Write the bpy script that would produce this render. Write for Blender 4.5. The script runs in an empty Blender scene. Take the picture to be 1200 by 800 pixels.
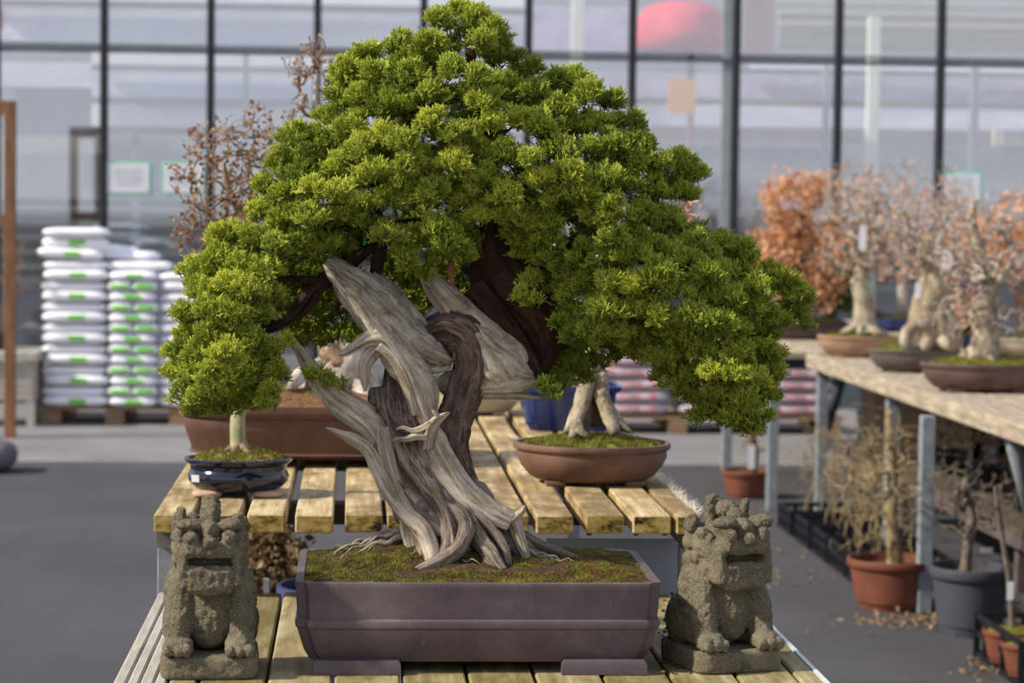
import bpy, math, random
import numpy as np
from mathutils import Vector, Matrix, noise
R=math.radians; PI=math.pi
col=bpy.context.scene.collection
rnd=random.Random(7); NR=np.random.RandomState(11)
# ------------------------------------------------------------------ camera
F=2833.0; CAM=Vector((0,0,1.7))
yaw=math.atan(185/F); pit=math.atan(158/F); roll=R(0.7)
fw=Vector((math.sin(yaw)*math.cos(pit),math.cos(yaw)*math.cos(pit),-math.sin(pit)))
r0=Vector((math.cos(yaw),-math.sin(yaw),0)); u0=r0.cross(fw)
rt=r0*math.cos(roll)+u0*math.sin(roll); up=rt.cross(fw)
def ray(px,py): return fw*F+rt*(px-600)-up*(py-400)
def atY(px,py,Y): d=ray(px,py); return CAM+d*(Y/d.y)
def atZ(px,py,z): d=ray(px,py); return CAM+d*((z-CAM.z)/d.z)
cd=bpy.data.cameras.new('camera'); cam=bpy.data.objects.new('camera',cd); col.objects.link(cam)
m=Matrix((rt,up,-fw)).transposed().to_4x4(); m.translation=CAM; cam.matrix_world=m
cd.sensor_width=36; cd.lens=F*36/1200; cd.clip_end=300
cd.dof.use_dof=True; cd.dof.focus_distance=4.45; cd.dof.aperture_fstop=5.6
bpy.context.scene.camera=cam
# ------------------------------------------------------------------ objects
ORG={}
def worg(o):
    return ORG.get(o.name,Vector((0,0,0)))
def tag(o,label=None,cat=None,group=None,kind=None):
    if label:o['label']=label
    if cat:o['category']=cat
    if group:o['group']=group
    if kind:o['kind']=kind
    return o
def empty(name,loc,label=None,cat=None,group=None,kind=None):
    o=bpy.data.objects.new(name,None); col.objects.link(o); o.location=loc; o.empty_display_size=.05
    ORG[o.name]=Vector(loc); return tag(o,label,cat,group,kind)
def copy_tree(o,parent=None):
    c=o.copy(); col.objects.link(c); c.parent=parent
    for ch in list(o.children): copy_tree(ch,c)
    return c
class MB:
    def __init__(s): s.V=[];s.F=[];s.U=[];s.n=0;s.S=[]
    def add(s,V,F,U=None,smooth=True):
        b=len(s.V); s.V.extend([tuple(v) for v in V]); s.F.extend([tuple(i+b for i in f) for f in F])
        s.U.extend(U if U is not None else [(v[0],v[1]) for v in V]); s.S.extend([smooth]*len(F))
    def box(s,c,d,rot=0,tilt=0,bev=0.0):
        x,y,z=[q/2 for q in d]; b=min(bev,x*.8,y*.8,z*.8)
        M=Matrix.Rotation(rot,3,'Z')@Matrix.Rotation(tilt,3,'X'); c=Vector(c)
        if b<=0:
            V=[M@Vector((i*x,j*y,k*z))+c for k in(-1,1) for j in(-1,1) for i in(-1,1)]
            F=[(0,2,3,1),(4,5,7,6),(0,1,5,4),(2,6,7,3),(0,4,6,2),(1,3,7,5)]
            s.add(V,F,None,False);return
        V=[];idx={}
        for sx in(-1,1):
            for sy in(-1,1):
                for sz in(-1,1):
                    for a in range(3):
                        p=[sx*(x-b),sy*(y-b),sz*(z-b)]; p[a]=[sx*x,sy*y,sz*z][a]
                        idx[(sx,sy,sz,a)]=len(V); V.append(M@Vector(p)+c)
        F=[]
        for a in range(3):
            o1,o2=[q for q in range(3) if q!=a]
            for sg in(-1,1):
                q=[]
                for (i,j) in((-1,-1),(1,-1),(1,1),(-1,1)):
                    k=[0,0,0];k[a]=sg;k[o1]=i;k[o2]=j;q.append(idx[(*k,a)])
                F.append(q if (sg>0)==(a!=1) else q[::-1])
            for i in(-1,1):
                for j in(-1,1):
                    q=[]
                    for t,(al) in((-1,o1),(1,o1),(1,o2),(-1,o2)):
                        k=[0,0,0];k[a]=t;k[o1]=i;k[o2]=j;q.append(idx[(*k,al)])
                    F.append(q)
        for sx in(-1,1):
            for sy in(-1,1):
                for sz in(-1,1): F.append([idx[(sx,sy,sz,a)] for a in range(3)])
        s.add(V,F,None,False)
    def tube(s,pts,rad,sides=8,cap=True,flute=None,ell=1.0,step=None,seed=0,rough=0.0,tw=0.0):
        """sweep along pts; rad per point; flute(u,v)->radius factor"""
        P=[Vector(p) for p in pts]; Rr=list(rad) if hasattr(rad,'__len__') else [rad]*len(P)
        if step and len(P)>2:
            Q=[];q=[]
            for i in range(len(P)-1):
                p0=P[max(i-1,0)];p1=P[i];p2=P[i+1];p3=P[min(i+2,len(P)-1)]
                n=max(1,int((p2-p1).length/step))
                for k in range(n):
                    t=k/n
                    Q.append(.5*((2*p1)+(p2-p0)*t+(2*p0-5*p1+4*p2-p3)*t*t+(3*p1-p0-3*p2+p3)*t**3))
                    q.append(Rr[i]+(Rr[i+1]-Rr[i])*(t*t*(3-2*t)))
            Q.append(P[-1]);q.append(Rr[-1]);P=Q;Rr=q
        V=[];U=[];T=None;N=None;L=0
        for i,p in enumerate(P):
            t=(P[min(i+1,len(P)-1)]-P[max(i-1,0)])
            if t.length<1e-9:t=Vector((0,0,1))
            t.normalize()
            if N is None:
                a=Vector((0,1,0)) if abs(t.y)<.9 else Vector((1,0,0)); N=(a-t*a.dot(t)).normalized()
            else:
                N=(N-t*N.dot(t)).normalized(); L+=(p-P[i-1]).length
            B=t.cross(N)
            for k in range(sides):
                th=2*PI*k/sides; r=Rr[i]
                if flute: r*=flute(th+tw*L,L)
                if rough: r*=1+rough*noise.noise(Vector((math.cos(th)*2+seed,math.sin(th)*2,L*14)))
                V.append(p+N*(math.cos(th)*r*ell)+B*(math.sin(th)*r)); U.append((k/sides+tw*L/6.283,L))
        Fc=[]
        for i in range(len(P)-1):
            for k in range(sides):
                a=i*sides+k;b=i*sides+(k+1)%sides; Fc.append((a,b,b+sides,a+sides))
        if cap:
            Fc.append(tuple(range(sides))[::-1]); Fc.append(tuple((len(P)-1)*sides+k for k in range(sides)))
        s.add(V,Fc,U)
    def loft(s,rings,closed_bottom=True,closed_top=False):
        n=len(rings[0]);V=[p for r in rings for p in r];Fc=[]
        for i in range(len(rings)-1):
            for k in range(n):
                a=i*n+k;b=i*n+(k+1)%n;Fc.append((a,b,b+n,a+n))
        if closed_bottom:Fc.append(tuple(range(n))[::-1])
        if closed_top:Fc.append(tuple((len(rings)-1)*n+k for k in range(n)))
        s.add(V,Fc)
    def ell(s,c,r,nu=16,nv=10,e1=1.0,e2=1.0,rot=None):
        sp=lambda v,e:math.copysign(abs(v)**e,v)
        V=[];c=Vector(c)
        for j in range(nv+1):
            ph=-PI/2+PI*j/nv
            for i in range(nu):
                th=2*PI*i/nu
                p=Vector((r[0]*sp(math.cos(ph),e1)*sp(math.cos(th),e2),r[1]*sp(math.cos(ph),e1)*sp(math.sin(th),e2),r[2]*sp(math.sin(ph),e1)))
                V.append((rot@p if rot else p)+c)
        Fc=[(j*nu+i,j*nu+(i+1)%nu,(j+1)*nu+(i+1)%nu,(j+1)*nu+i) for j in range(nv) for i in range(nu)]
        s.add(V,Fc)
    def build(s,name,mat,parent=None,local=False,sharp=None):
        V=np.array(s.V,dtype=float).reshape(-1,3)
        if parent is not None and not local: off=np.array(worg(parent))
        elif parent is None and not local:
            mn=V.min(0);mx=V.max(0); off=np.array(((mn[0]+mx[0])/2,(mn[1]+mx[1])/2,mn[2]))
        else: off=np.zeros(3)
        me=bpy.data.meshes.new(name); me.from_pydata((V-off).tolist(),[],s.F)
        me.polygons.foreach_set('use_smooth',s.S)
        uv=me.uv_layers.new(name='UVMap'); li=np.zeros(len(me.loops),dtype=np.int32); me.loops.foreach_get('vertex_index',li)
        uv.data.foreach_set('uv',np.array(s.U,dtype=np.float32)[li].ravel())
        me.materials.append(mat); me.update()
        if sharp:
            try: me.set_sharp_from_angle(angle=R(sharp))
            except Exception: pass
        o=bpy.data.objects.new(name,me); col.objects.link(o)
        if parent is not None:
            o.parent=parent; ORG[o.name]=worg(parent)
        else:
            o.location=off if not local else (0,0,0); ORG[o.name]=Vector(off)
        return o
def npmesh(name,V,Fa,mat,parent=None,attr=None,smooth=False):
    """V (n,3), Fa (m,3|4) arrays"""
    off=np.array(worg(parent)) if parent is not None else np.zeros(3)
    if parent is None:
        mn=V.min(0);mx=V.max(0); off=np.array(((mn[0]+mx[0])/2,(mn[1]+mx[1])/2,mn[2]))
    me=bpy.data.meshes.new(name); k=Fa.shape[1]
    me.vertices.add(len(V)); me.vertices.foreach_set('co',(V-off).astype(np.float32).ravel())
    me.loops.add(Fa.size); me.loops.foreach_set('vertex_index',Fa.astype(np.int32).ravel())
    me.polygons.add(len(Fa)); me.polygons.foreach_set('loop_start',np.arange(0,Fa.size,k,dtype=np.int32))
    me.polygons.foreach_set('loop_total',np.full(len(Fa),k,dtype=np.int32))
    if attr is not None:
        a=me.color_attributes.new('Col','FLOAT_COLOR','POINT')
        a.data.foreach_set('color',attr.astype(np.float32).ravel())
    me.update(calc_edges=True); me.validate()
    me.polygons.foreach_set('use_smooth',np.full(len(me.polygons),smooth))
    me.materials.append(mat)
    o=bpy.data.objects.new(name,me); col.objects.link(o)
    if parent is not None: o.parent=parent; ORG[o.name]=worg(parent)
    else: o.location=off; ORG[o.name]=Vector(off)
    return o
# ------------------------------------------------------------------ materials
MATS={}
def s2l(c):
    return tuple([((v/255+.055)/1.055)**2.4 if v>10 else v/255/12.92 for v in c])+(1,)
class NT:
    def __init__(s,name):
        s.m=bpy.data.materials.new(name); s.m.use_nodes=True; s.t=s.m.node_tree; s.N=s.t.nodes; s.L=s.t.links
        s.b=s.N['Principled BSDF']
    def n(s,ty,**k):
        x=s.N.new(ty)
        for a,v in k.items():
            if a in x.inputs: x.inputs[a].default_value=v
            else: setattr(x,a,v)
        return x
    def l(s,a,b): s.L.new(a,b)
    def coord(s,kind='Object',scale=(1,1,1)):
        c=s.n('ShaderNodeTexCoord'); mp=s.n('ShaderNodeMapping'); mp.inputs['Scale'].default_value=scale
        s.l(c.outputs[kind],mp.inputs[0]); return mp.outputs[0]
    def noise(s,vec,scale,detail=6,rough=.6):
        x=s.n('ShaderNodeTexNoise'); x.inputs['Scale'].default_value=scale;x.inputs['Detail'].default_value=detail;x.inputs['Roughness'].default_value=rough
        if vec is not None:s.l(vec,x.inputs['Vector'])
        return x.outputs[0]
    def ramp(s,fac,stops):
        r=s.n('ShaderNodeValToRGB'); e=r.color_ramp.elements
        while len(e)<len(stops): e.new(.5)
        for i,(p,c) in enumerate(stops): e[i].position=p; e[i].color=c if len(c)==4 else s2l(c)
        s.l(fac,r.inputs[0]); return r.outputs[0]
    def mix(s,fac,a,b,mode='MIX'):
        x=s.n('ShaderNodeMix',data_type='RGBA',blend_type=mode)
        for v,i in((fac,0),(a,6),(b,7)):
            if hasattr(v,'links'): s.l(v,x.inputs[i])
            else: x.inputs[i].default_value=v if i==0 else (v if len(v)==4 else s2l(v))
        return x.outputs[2]
    def math(s,op,a,b=0.0,c=None):
        x=s.n('ShaderNodeMath',operation=op)
        for v,i in((a,0),(b,1),(c,2)):
            if v is None: continue
            if hasattr(v,'links'): s.l(v,x.inputs[i])
            else: x.inputs[i].default_value=v
        return x.outputs[0]
    def bump(s,h,strength=.5,dist=.01):
        b=s.n('ShaderNodeBump'); b.inputs['Strength'].default_value=strength;b.inputs['Distance'].default_value=dist
        s.l(h,b.inputs['Height']); s.l(b.outputs[0],s.b.inputs['Normal'])
    def out(s,color=None,rough=.7,metal=0,spec=.4):
        if color is not None:
            if hasattr(color,'links'): s.l(color,s.b.inputs['Base Color'])
            else: s.b.inputs['Base Color'].default_value=color if len(color)==4 else s2l(color)
        s.b.inputs['Roughness'].default_value=rough; s.b.inputs['Metallic'].default_value=metal
        s.b.inputs['Specular IOR Level'].default_value=spec
        return s.m
def mottled(name,c1,c2,scale=20,rough=.7,bump=.3,dist=.002,spec=.3,stretch=(1,1,1),metal=0,c3=None,detail=6):
    if name in MATS:return MATS[name]
    t=NT(name); v=t.coord('Object',stretch); f=t.noise(v,scale,detail)
    st=[(.3,c1),(.7,c2)] if c3 is None else [(.28,c1),(.5,c2),(.72,c3)]
    c=t.ramp(f,st)
    if bump: t.bump(t.noise(v,scale*4,5),bump,dist)
    MATS[name]=t.out(c,rough,metal,spec); return MATS[name]
def plain(name,c,rough=.6,spec=.3,metal=0): return mottled(name,c,tuple(max(0,int(q*.9)) for q in c),8,rough,0,.001,spec,metal=metal)
def wood_grain(name,stops,us=22,vs=9,bump=.6,dist=.004,crack=None):
    t=NT(name); v=t.coord('UV',(us,vs,1)); ww=t.coord('UV',(us*.3,vs*1.6,1))
    w=t.noise(ww,1.3,4); vv=t.n('ShaderNodeVectorMath',operation='ADD'); t.l(v,vv.inputs[0])
    sc=t.n('ShaderNodeVectorMath',operation='SCALE'); t.l(w,sc.inputs[0]); sc.inputs['Scale'].default_value=3.0; t.l(sc.outputs[0],vv.inputs[1])
    f=t.noise(vv.outputs[0],1.0,8,.68)
    big=t.noise(t.coord('Object'),18,3)
    f2=t.math('ADD',t.math('MULTIPLY',f,.75),t.math('MULTIPLY',big,.25))
    c=t.ramp(f2,stops)
    t.bump(f,bump,dist)
    return t.out(c,.75,0,.25)
DEAD=wood_grain('silvery_deadwood',[(.35,(54,44,37)),(.41,(136,122,106)),(.5,(178,165,148)),(.62,(216,206,192))],us=16,vs=6,bump=1.0,dist=.005)
DEADP=wood_grain('pale_deadwood',[(.35,(66,54,42)),(.42,(146,130,110)),(.5,(184,170,150)),(.62,(218,210,196))],us=15,vs=5,bump=.9,dist=.004)
LIVE=wood_grain('live_bark_vein',[(.32,(34,25,22)),(.45,(84,64,56)),(.55,(116,98,90)),(.68,(158,146,138))],us=28,bump=1.0,dist=.006)
RBARK=wood_grain('shaggy_red_bark',[(.3,(22,14,11)),(.48,(54,36,27)),(.62,(84,58,42)),(.74,(120,84,60))],us=18,bump=1.0,dist=.008)
TWIGB=mottled('brown_twig_bark',(60,42,32),(110,84,66),60,.8,.4)
GREYB=mottled('grey_twig_bark',(108,96,90),(160,148,140),40,.8,.4,.002,c3=(196,186,178))
TANB=mottled('tan_twig_bark',(84,66,52),(132,108,86),50,.8,.4,.002,c3=(168,144,120))
PALEB=mottled('pale_trunk_bark',(84,72,54),(150,136,114),22,.85,1.0,.008,c3=(196,184,164))
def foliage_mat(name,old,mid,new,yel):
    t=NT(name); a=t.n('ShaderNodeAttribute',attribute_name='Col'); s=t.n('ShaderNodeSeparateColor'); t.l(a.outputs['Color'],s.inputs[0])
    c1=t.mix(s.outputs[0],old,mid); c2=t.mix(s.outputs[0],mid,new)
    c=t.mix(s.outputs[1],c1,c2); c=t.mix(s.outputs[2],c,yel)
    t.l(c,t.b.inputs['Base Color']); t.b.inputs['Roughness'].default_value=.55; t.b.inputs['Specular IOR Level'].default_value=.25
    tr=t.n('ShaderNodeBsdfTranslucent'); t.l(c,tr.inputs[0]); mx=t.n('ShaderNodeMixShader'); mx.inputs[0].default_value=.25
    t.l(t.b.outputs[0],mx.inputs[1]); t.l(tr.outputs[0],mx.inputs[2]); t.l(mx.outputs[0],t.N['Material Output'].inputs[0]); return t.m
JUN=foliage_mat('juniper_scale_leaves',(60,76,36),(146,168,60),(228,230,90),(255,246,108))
def leafmat(name,c1,c2,c3):
    t=NT(name); a=t.n('ShaderNodeAttribute',attribute_name='Col'); s=t.n('ShaderNodeSeparateColor'); t.l(a.outputs['Color'],s.inputs[0])
    c=t.ramp(s.outputs[0],[(0,c1),(.5,c2),(1,c3)]); t.l(c,t.b.inputs['Base Color']); t.b.inputs['Roughness'].default_value=.7
    tr=t.n('ShaderNodeBsdfTranslucent'); t.l(c,tr.inputs[0]); mx=t.n('ShaderNodeMixShader'); mx.inputs[0].default_value=.35
    t.l(t.b.outputs[0],mx.inputs[1]); t.l(tr.outputs[0],mx.inputs[2]); t.l(mx.outputs[0],t.N['Material Output'].inputs[0]); return t.m
ORANGE=leafmat('rust_orange_leaves',(176,120,80),(220,164,118),(236,198,162))
DRY=leafmat('dry_brown_leaves',(92,72,52),(138,112,84),(178,152,120))
GREENL=leafmat('small_green_leaves',(48,64,28),(76,94,40),(108,124,56))
MOSSL=leafmat('moss_blades',(72,70,26),(120,122,42),(168,164,66))
BUD=leafmat('tan_buds',(118,86,62),(152,116,86),(184,150,118))
def bench_wood(name,c1,c2,c3,stain):
    t=NT(name); v=t.coord('Object',(26,1.6,26)); f=t.noise(v,1.6,8,.65)
    c=t.ramp(f,[(.3,c1),(.5,c2),(.68,c3)])
    g=t.n('ShaderNodeNewGeometry'); rr=g.outputs['Random Per Island']
    f2=t.noise(t.coord('Object',(5,2.2,5)),2.2,6,.7)
    k=t.ramp(t.math('ADD',f2,t.math('MULTIPLY',rr,.22)),[(.5,(0,0,0,1)),(.72,(1,1,1,1))])
    c=t.mix(t.math('MULTIPLY',k,.9),c,stain)
    sp=t.n('ShaderNodeSeparateXYZ'); t.l(g.outputs['Normal'],sp.inputs[0])
    # sawn end grain: darker wood with growth rings and mould on it
    endm=t.math('GREATER_THAN',t.math('ABSOLUTE',sp.outputs[1]),.8)
    f3=t.noise(t.coord('Object',(9,1,14)),3.0,5,.6)
    ec=t.ramp(t.math('ADD',f3,t.math('MULTIPLY',rr,.16)),[(.40,(190,168,116)),(.54,(168,142,76)),(.63,(112,96,48)),(.70,(34,30,22))])
    wv=t.n('ShaderNodeTexWave',wave_type='RINGS'); wv.inputs['Scale'].default_value=40; wv.inputs['Distortion'].default_value=5; t.l(t.coord('Object',(1,0.02,2)),wv.inputs[0])
    ec=t.mix(.25,ec,wv.outputs[0],'MULTIPLY')
    c=t.mix(endm,c,ec)
    t.bump(f,.5,.003)
    return t.out(c,.75,0,.25)
BW1=bench_wood('weathered_bench_timber',(138,112,74),(184,162,118),(214,198,166),(112,92,58))
BW2=bench_wood('mossy_lower_timber',(112,98,64),(150,136,98),(180,168,134),(98,88,46))
BW3=mottled('grey_brown_table_timber',(112,102,88),(156,143,124),5,.8,.4,.003,stretch=(8,1,8),c3=(190,178,158))
GALV=mottled('galvanised_steel',(108,116,122),(142,150,156),30,.5,.1,.001,.4)
DARKM=plain('dark_mullion_steel',(38,44,50),.5)
# ------------------------------------------------------------------ generic generators
def grow(trunk,targets,step,jit,rmin,seed=0,expo=.5,droop=0):
    """trunk: list of (Vector,r). returns chains [(pts,rads)] and tips"""
    rg=np.random.RandomState(seed)
    N=[np.array(p) for p,_ in trunk]; par=[i-1 for i in range(len(trunk))]; tr=[r for _,r in trunk]; nt=len(trunk)
    T=[np.array(t) for t in targets]; st=max(2,int(nt*.35))
    base=N[st]
    T.sort(key=lambda t:np.linalg.norm(t-N[min(nt-1,int(nt*.6))]))
    tips=[]
    for t in T:
        A=np.array(N[st:]); d=np.linalg.norm(A-t,axis=1); i=int(d.argmin())+st
        p=N[i].copy(); k=0
        pd=None
        while np.linalg.norm(t-p)>step*.8 and k<60:
            dd=(t-p); dd/=np.linalg.norm(dd)
            dd=dd+rg.normal(0,jit,3); 
            if pd is not None: dd=dd+pd*.6
            dd/=np.linalg.norm(dd); pd=dd
            p=p+dd*step; N.append(p.copy()); par.append(i); tr.append(None); i=len(N)-1; k+=1
        tips.append(i)
    n=len(N); cnt=np.zeros(n); ch=[[] for _ in range(n)]
    for i in range(n):
        if par[i]>=0: ch[par[i]].append(i)
    for i in range(n-1,-1,-1):
        cnt[i]+=1 if not ch[i] else 0
        if par[i]>=0: cnt[par[i]]+=cnt[i]
    rad=[rmin*max(cnt[i],1)**expo for i in range(n)]
    for i in range(nt): rad[i]=tr[i]
    vis=[False]*n; chains=[]
    for i in range(nt): vis[i]=True
    order=sorted([i for i in range(nt,n) if not ch[i]],key=lambda i:-i)
    for tip in sorted(order):
        c=[tip]; j=tip; vis[tip]=True
        while par[j]>=0:
            j=par[j]; c.append(j)
            if vis[j]:break
            vis[j]=True
        c=c[::-1]
        if len(c)<2:continue
        rr=[rad[q] for q in c]; rr[0]=min(rr[0],rr[1]*1.25)
        chains.append(([Vector(N[q]) for q in c],rr))
    return chains,[Vector(N[i]) for i in tips],N[nt:],rad[nt:]
def leaves(name,pts,size,mat,parent,seed=1,per=1,spread=.02,aspect=.55):
    rg=np.random.RandomState(seed); P=np.repeat(np.array(pts,dtype=float),per,0); n=len(P)
    P=P+rg.normal(0,spread,(n,3)); a=rg.normal(0,1,(n,3)); a/=np.linalg.norm(a,axis=1)[:,None]
    b=np.cross(a,rg.normal(0,1,(n,3))); b/=np.linalg.norm(b,axis=1)[:,None]; c=np.cross(a,b)
    s=(size*rg.uniform(.6,1.3,n))[:,None]
    tmpl=[(0,0,0),(.5,.5*aspect,.12),(1,0,.05),(.5,-.5*aspect,.12)]
    V=np.stack([P+a*s*x+b*s*y+c*s*z for x,y,z in tmpl],1).reshape(-1,3)
    i=np.arange(n)*4; Fa=np.concatenate([np.stack([i,i+1,i+2],1),np.stack([i,i+2,i+3],1)])
    at=np.ones((n*4,4)); at[:,0]=np.repeat(rg.uniform(0,1,n),4)
    return npmesh(name,V,Fa,mat,parent,at)
def blades(P,Nrm,L,w,rg,lean=.5):
    """small grass/moss blades; returns V,F,attr"""
    n=len(P); d=Nrm+rg.normal(0,lean,(n,3)); d/=np.linalg.norm(d,axis=1)[:,None]
    s=np.cross(d,rg.normal(0,1,(n,3))); s/=np.linalg.norm(s,axis=1)[:,None]
    l=(L*rg.uniform(.5,1.4,n))[:,None]
    V=np.stack([P-s*w,P+s*w,P+d*l],1).reshape(-1,3); i=np.arange(n)*3
    at=np.ones((n*3,4)); return V,np.stack([i,i+1,i+2],1),at
def outline(kind,n=64):
    pts=[]
    for k in range(n):
        th=2*PI*(k+.5)/n; c,s=math.cos(th),math.sin(th)
        if kind=='oval': pts.append((c,s))
        elif kind=='fluted':
            e=.35; x=math.copysign(abs(c)**e,c);y=math.copysign(abs(s)**e,s); pts.append((x,y))
        else:
            e=.28 if kind=='rect' else .5
            pts.append((math.copysign(abs(c)**e,c),math.copysign(abs(s)**e,s)))
    return pts
def pot(parent,c,rx,ry,h,mat,kind='oval',prof='bowl',wall=.012,feet=True,flute=0,name='pot',n=72):
    """c = base centre"""
    c=Vector(c); ft=h*.1 if feet else 0
    P={'bowl':[(.72,0),(.80,.10),(.90,.35),(.96,.62),(.955,.78),(.97,.80),(1.0,.84),(1.01,.92),(1.0,1.0)],
       'tray':[(.80,0),(.86,.06),(.92,.10),(.90,.14),(.95,.5),(.975,.72),(.965,.76),(1.0,.80),(1.01,.9),(1.0,1.0)],
       'belly':[(.66,0),(.80,.08),(.93,.3),(.95,.45),(.90,.62),(.86,.72),(.92,.80),(1.0,.90),(1.02,.96),(1.0,1.0)],
       'flare':[(.72,0),(.74,.05),(.80,.3),(.86,.6),(.90,.84),(.98,.87),(1.0,.93),(1.0,1.0)],
       'nursery':[(.70,0),(.72,.04),(.78,.3),(.84,.6),(.88,.82),(.97,.83),(1.0,.86),(1.0,.97),(.99,1.0)]}[prof]
    o=outline(kind,n); rings=[]
    def ring(f,z,ins=0,fl=0):
        out=[]
        for k,(x,y) in enumerate(o):
            g=1+(fl*math.cos(k*2*PI/n*flute) if flute else 0)
            out.append((c.x+(rx*f*g-ins)*x,c.y+(ry*f*g-ins)*y,z))
        return out
    for f,t in P: rings.append(ring(f,c.z+ft+(h-ft)*t,0,.018 if .04<t<.83 else 0))
    top=c.z+h
    rings.append(ring(1,top,wall*.2)); rings.append(ring(1,top,wall)); rings.append(ring(.97,top-h*.3,wall)); rings.append(ring(.85,c.z+ft+h*.15,wall))
    b=MB(); b.loft(rings,True,True); po=b.build(name,mat,parent,sharp=50)
    if feet:
        for sx in(-1,1):
            for sy in(-1,1):
                b=MB(); q=.50 if kind=='oval' else .62
                b.box((c.x+sx*rx*q,c.y+sy*ry*q,c.z+ft*.6),(rx*.26,ry*.2,ft*1.2),bev=.003); b.build('foot',mat,po)
    return po
def soil(parent,c,rx,ry,z,mat,mound=.02,kind='oval',seed=0,name='soil',n=40,bump=.006):
    b=MB(); o=outline(kind,72); rings=[];K=14
    for j in range(K+1):
        f=1-j/K*.995
        rings.append([(c[0]+rx*f*x,c[1]+ry*f*y,z+mound*(1-f*f)+bump*noise.noise(Vector(((c[0]+rx*f*x)*28,(c[1]+ry*f*y)*28,seed)))+bump*.5*noise.noise(Vector(((c[0]+rx*f*x)*90,(c[1]+ry*f*y)*90,seed)))) for x,y in o])
    b.loft(rings,False,True); return b.build(name,mat,parent)
SOIL=mottled('dark_soil',(48,36,26),(92,74,54),90,.95,.8,.004,c3=(120,100,76))
MOSS=mottled('green_moss',(70,72,26),(112,116,38),60,.95,1.0,.006,c3=(160,156,60))
MOSSD=mottled('mottled_brown_moss',(62,48,32),(90,82,38),26,.95,1.0,.006,c3=(132,128,54))
def moss_tufts(parent,c,rx,ry,z,mound,n,L,seed,name='moss',hollow=0.0,patch=0.0):
    rg=np.random.RandomState(seed); th=rg.uniform(0,2*PI,n); f=np.sqrt(rg.uniform(hollow,1,n))*.97
    x=c[0]+rx*f*np.cos(th); y=c[1]+ry*f*np.sin(th)
    zz=z+mound*(1-f*f)
    nz=np.array([noise.noise(Vector((a*22,b*22,seed))) for a,b in zip(x,y)])
    k=nz>patch-.35; P=np.stack([x,y,zz],1)[k]; nn=nz[k]
    V,Fa,at=blades(P,np.tile([[0,0,1.]],(len(P),1)),L,.0016,rg,.6)
    at[:,0]=np.clip(np.repeat(.45+nn*.7+rg.normal(0,.15,len(P)),3),0,1)
    return npmesh(name,V,Fa,MOSSL,parent,at)
def bare_tree(parent,Y,trunk,crown,ntarget,step,rmin,mat,seed,depth=.5,trunkmat=None,jit=.35,bud=None,budmat=None,flare=1.5,pxm=None,leafn=0,leafs=.03,leafm=None,sides=5,expo=.5,rough=.25):
    """trunk: list (px,py,rpx,dy). crown: list of ellipses (px,py,rx,ry)."""
    S=Y/F; T=[(atY(a,b,Y+d),r*S) for a,b,r,d in trunk]
    Tv=[];nn=5
    for i in range(len(T)-1):
        for k in range(nn):
            t=k/nn; Tv.append((T[i][0].lerp(T[i+1][0],t),T[i][1]+(T[i+1][1]-T[i][1])*t))
    Tv.append(T[-1])
    b=MB(); b.tube([p for p,_ in T],[r for _,r in T],14,step=max(step*.7,.006),rough=rough,seed=seed)
    trk=b.build('trunk',trunkmat or mat,parent)
    rg=np.random.RandomState(seed); tg=[]; tot=sum(e[2]*e[3] for e in crown)
    for e in crown:
        k=max(3,int(ntarget*e[2]*e[3]/tot))
        for _ in range(k):
            v=rg.normal(0,1,3); v/=np.linalg.norm(v); v*=rg.uniform(.25,1)**.45
            p=atY(e[0]+v[0]*e[2],e[1]+v[2]*e[3],Y+trunk[-1][3]); p.y+=v[1]*e[2]*S*depth*2; tg.append(p)
    ch,tips,nodes,nr=grow(Tv,tg,step,jit,rmin,seed,expo)
    b=MB()
    for p,r in ch: b.tube(p,r,sides,cap=False)
    b.build('branches',mat,parent)
    if bud:
        pts=[n for n,r in zip(nodes,nr) if r<rmin*1.8]; idx=rg.permutation(len(pts))[:int(len(pts)*.8)]
        leaves('buds',[pts[i] for i in idx],bud,budmat,parent,seed,2,bud*.35,.7)
    if leafn:
        pts=np.array([tuple(t) for t in tips]+[tuple(n) for n in nodes[::3]]); idx=rg.randint(0,len(pts),leafn)
        leaves('leaves',pts[idx],leafs,leafm,parent,seed,1,leafs*.9,.6)
    return trk
def plant_tag(parent,px,py,Y,w=8,h=22,tilt=0):
    c=atY(px,py,Y); S=Y/F; b=MB(); b.box(c,(w*S,.002,h*S),0,tilt); return b.build('plant_tag',WHITE,parent)
WHITE=plain('white_plastic',(232,234,240),.5)
# ------------------------------------------------------------------ world and sun
w=bpy.data.worlds.new('sky'); bpy.context.scene.world=w; w.use_nodes=True; nt=w.node_tree
bg=nt.nodes['Background']; tc=nt.nodes.new('ShaderNodeTexCoord'); sx=nt.nodes.new('ShaderNodeSeparateXYZ'); cr=nt.nodes.new('ShaderNodeValToRGB')
nt.links.new(tc.outputs['Generated'],sx.inputs[0]); nt.links.new(sx.outputs[2],cr.inputs[0]); nt.links.new(cr.outputs[0],bg.inputs[0])
e=cr.color_ramp.elements; e[0].position=0; e[0].color=(1.3,1.3,1.36,1); e[1].position=.9; e[1].color=(.58,.70,1.0,1); e2=e.new(.14); e2.color=(1.2,1.21,1.28,1); e3=e.new(.3); e3.color=(.86,.90,1.0,1)
bg.inputs[1].default_value=.80
sd=bpy.data.lights.new('sun','SUN'); so=bpy.data.objects.new('sun',sd); col.objects.link(so)
sd.energy=6.2; sd.angle=R(3); sd.color=(1,.91,.76)
sv=Vector((-.78,-.16,.60)).normalized(); so.rotation_euler=sv.to_track_quat('Z','Y').to_euler(); so.location=(-10,0,10)
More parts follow.
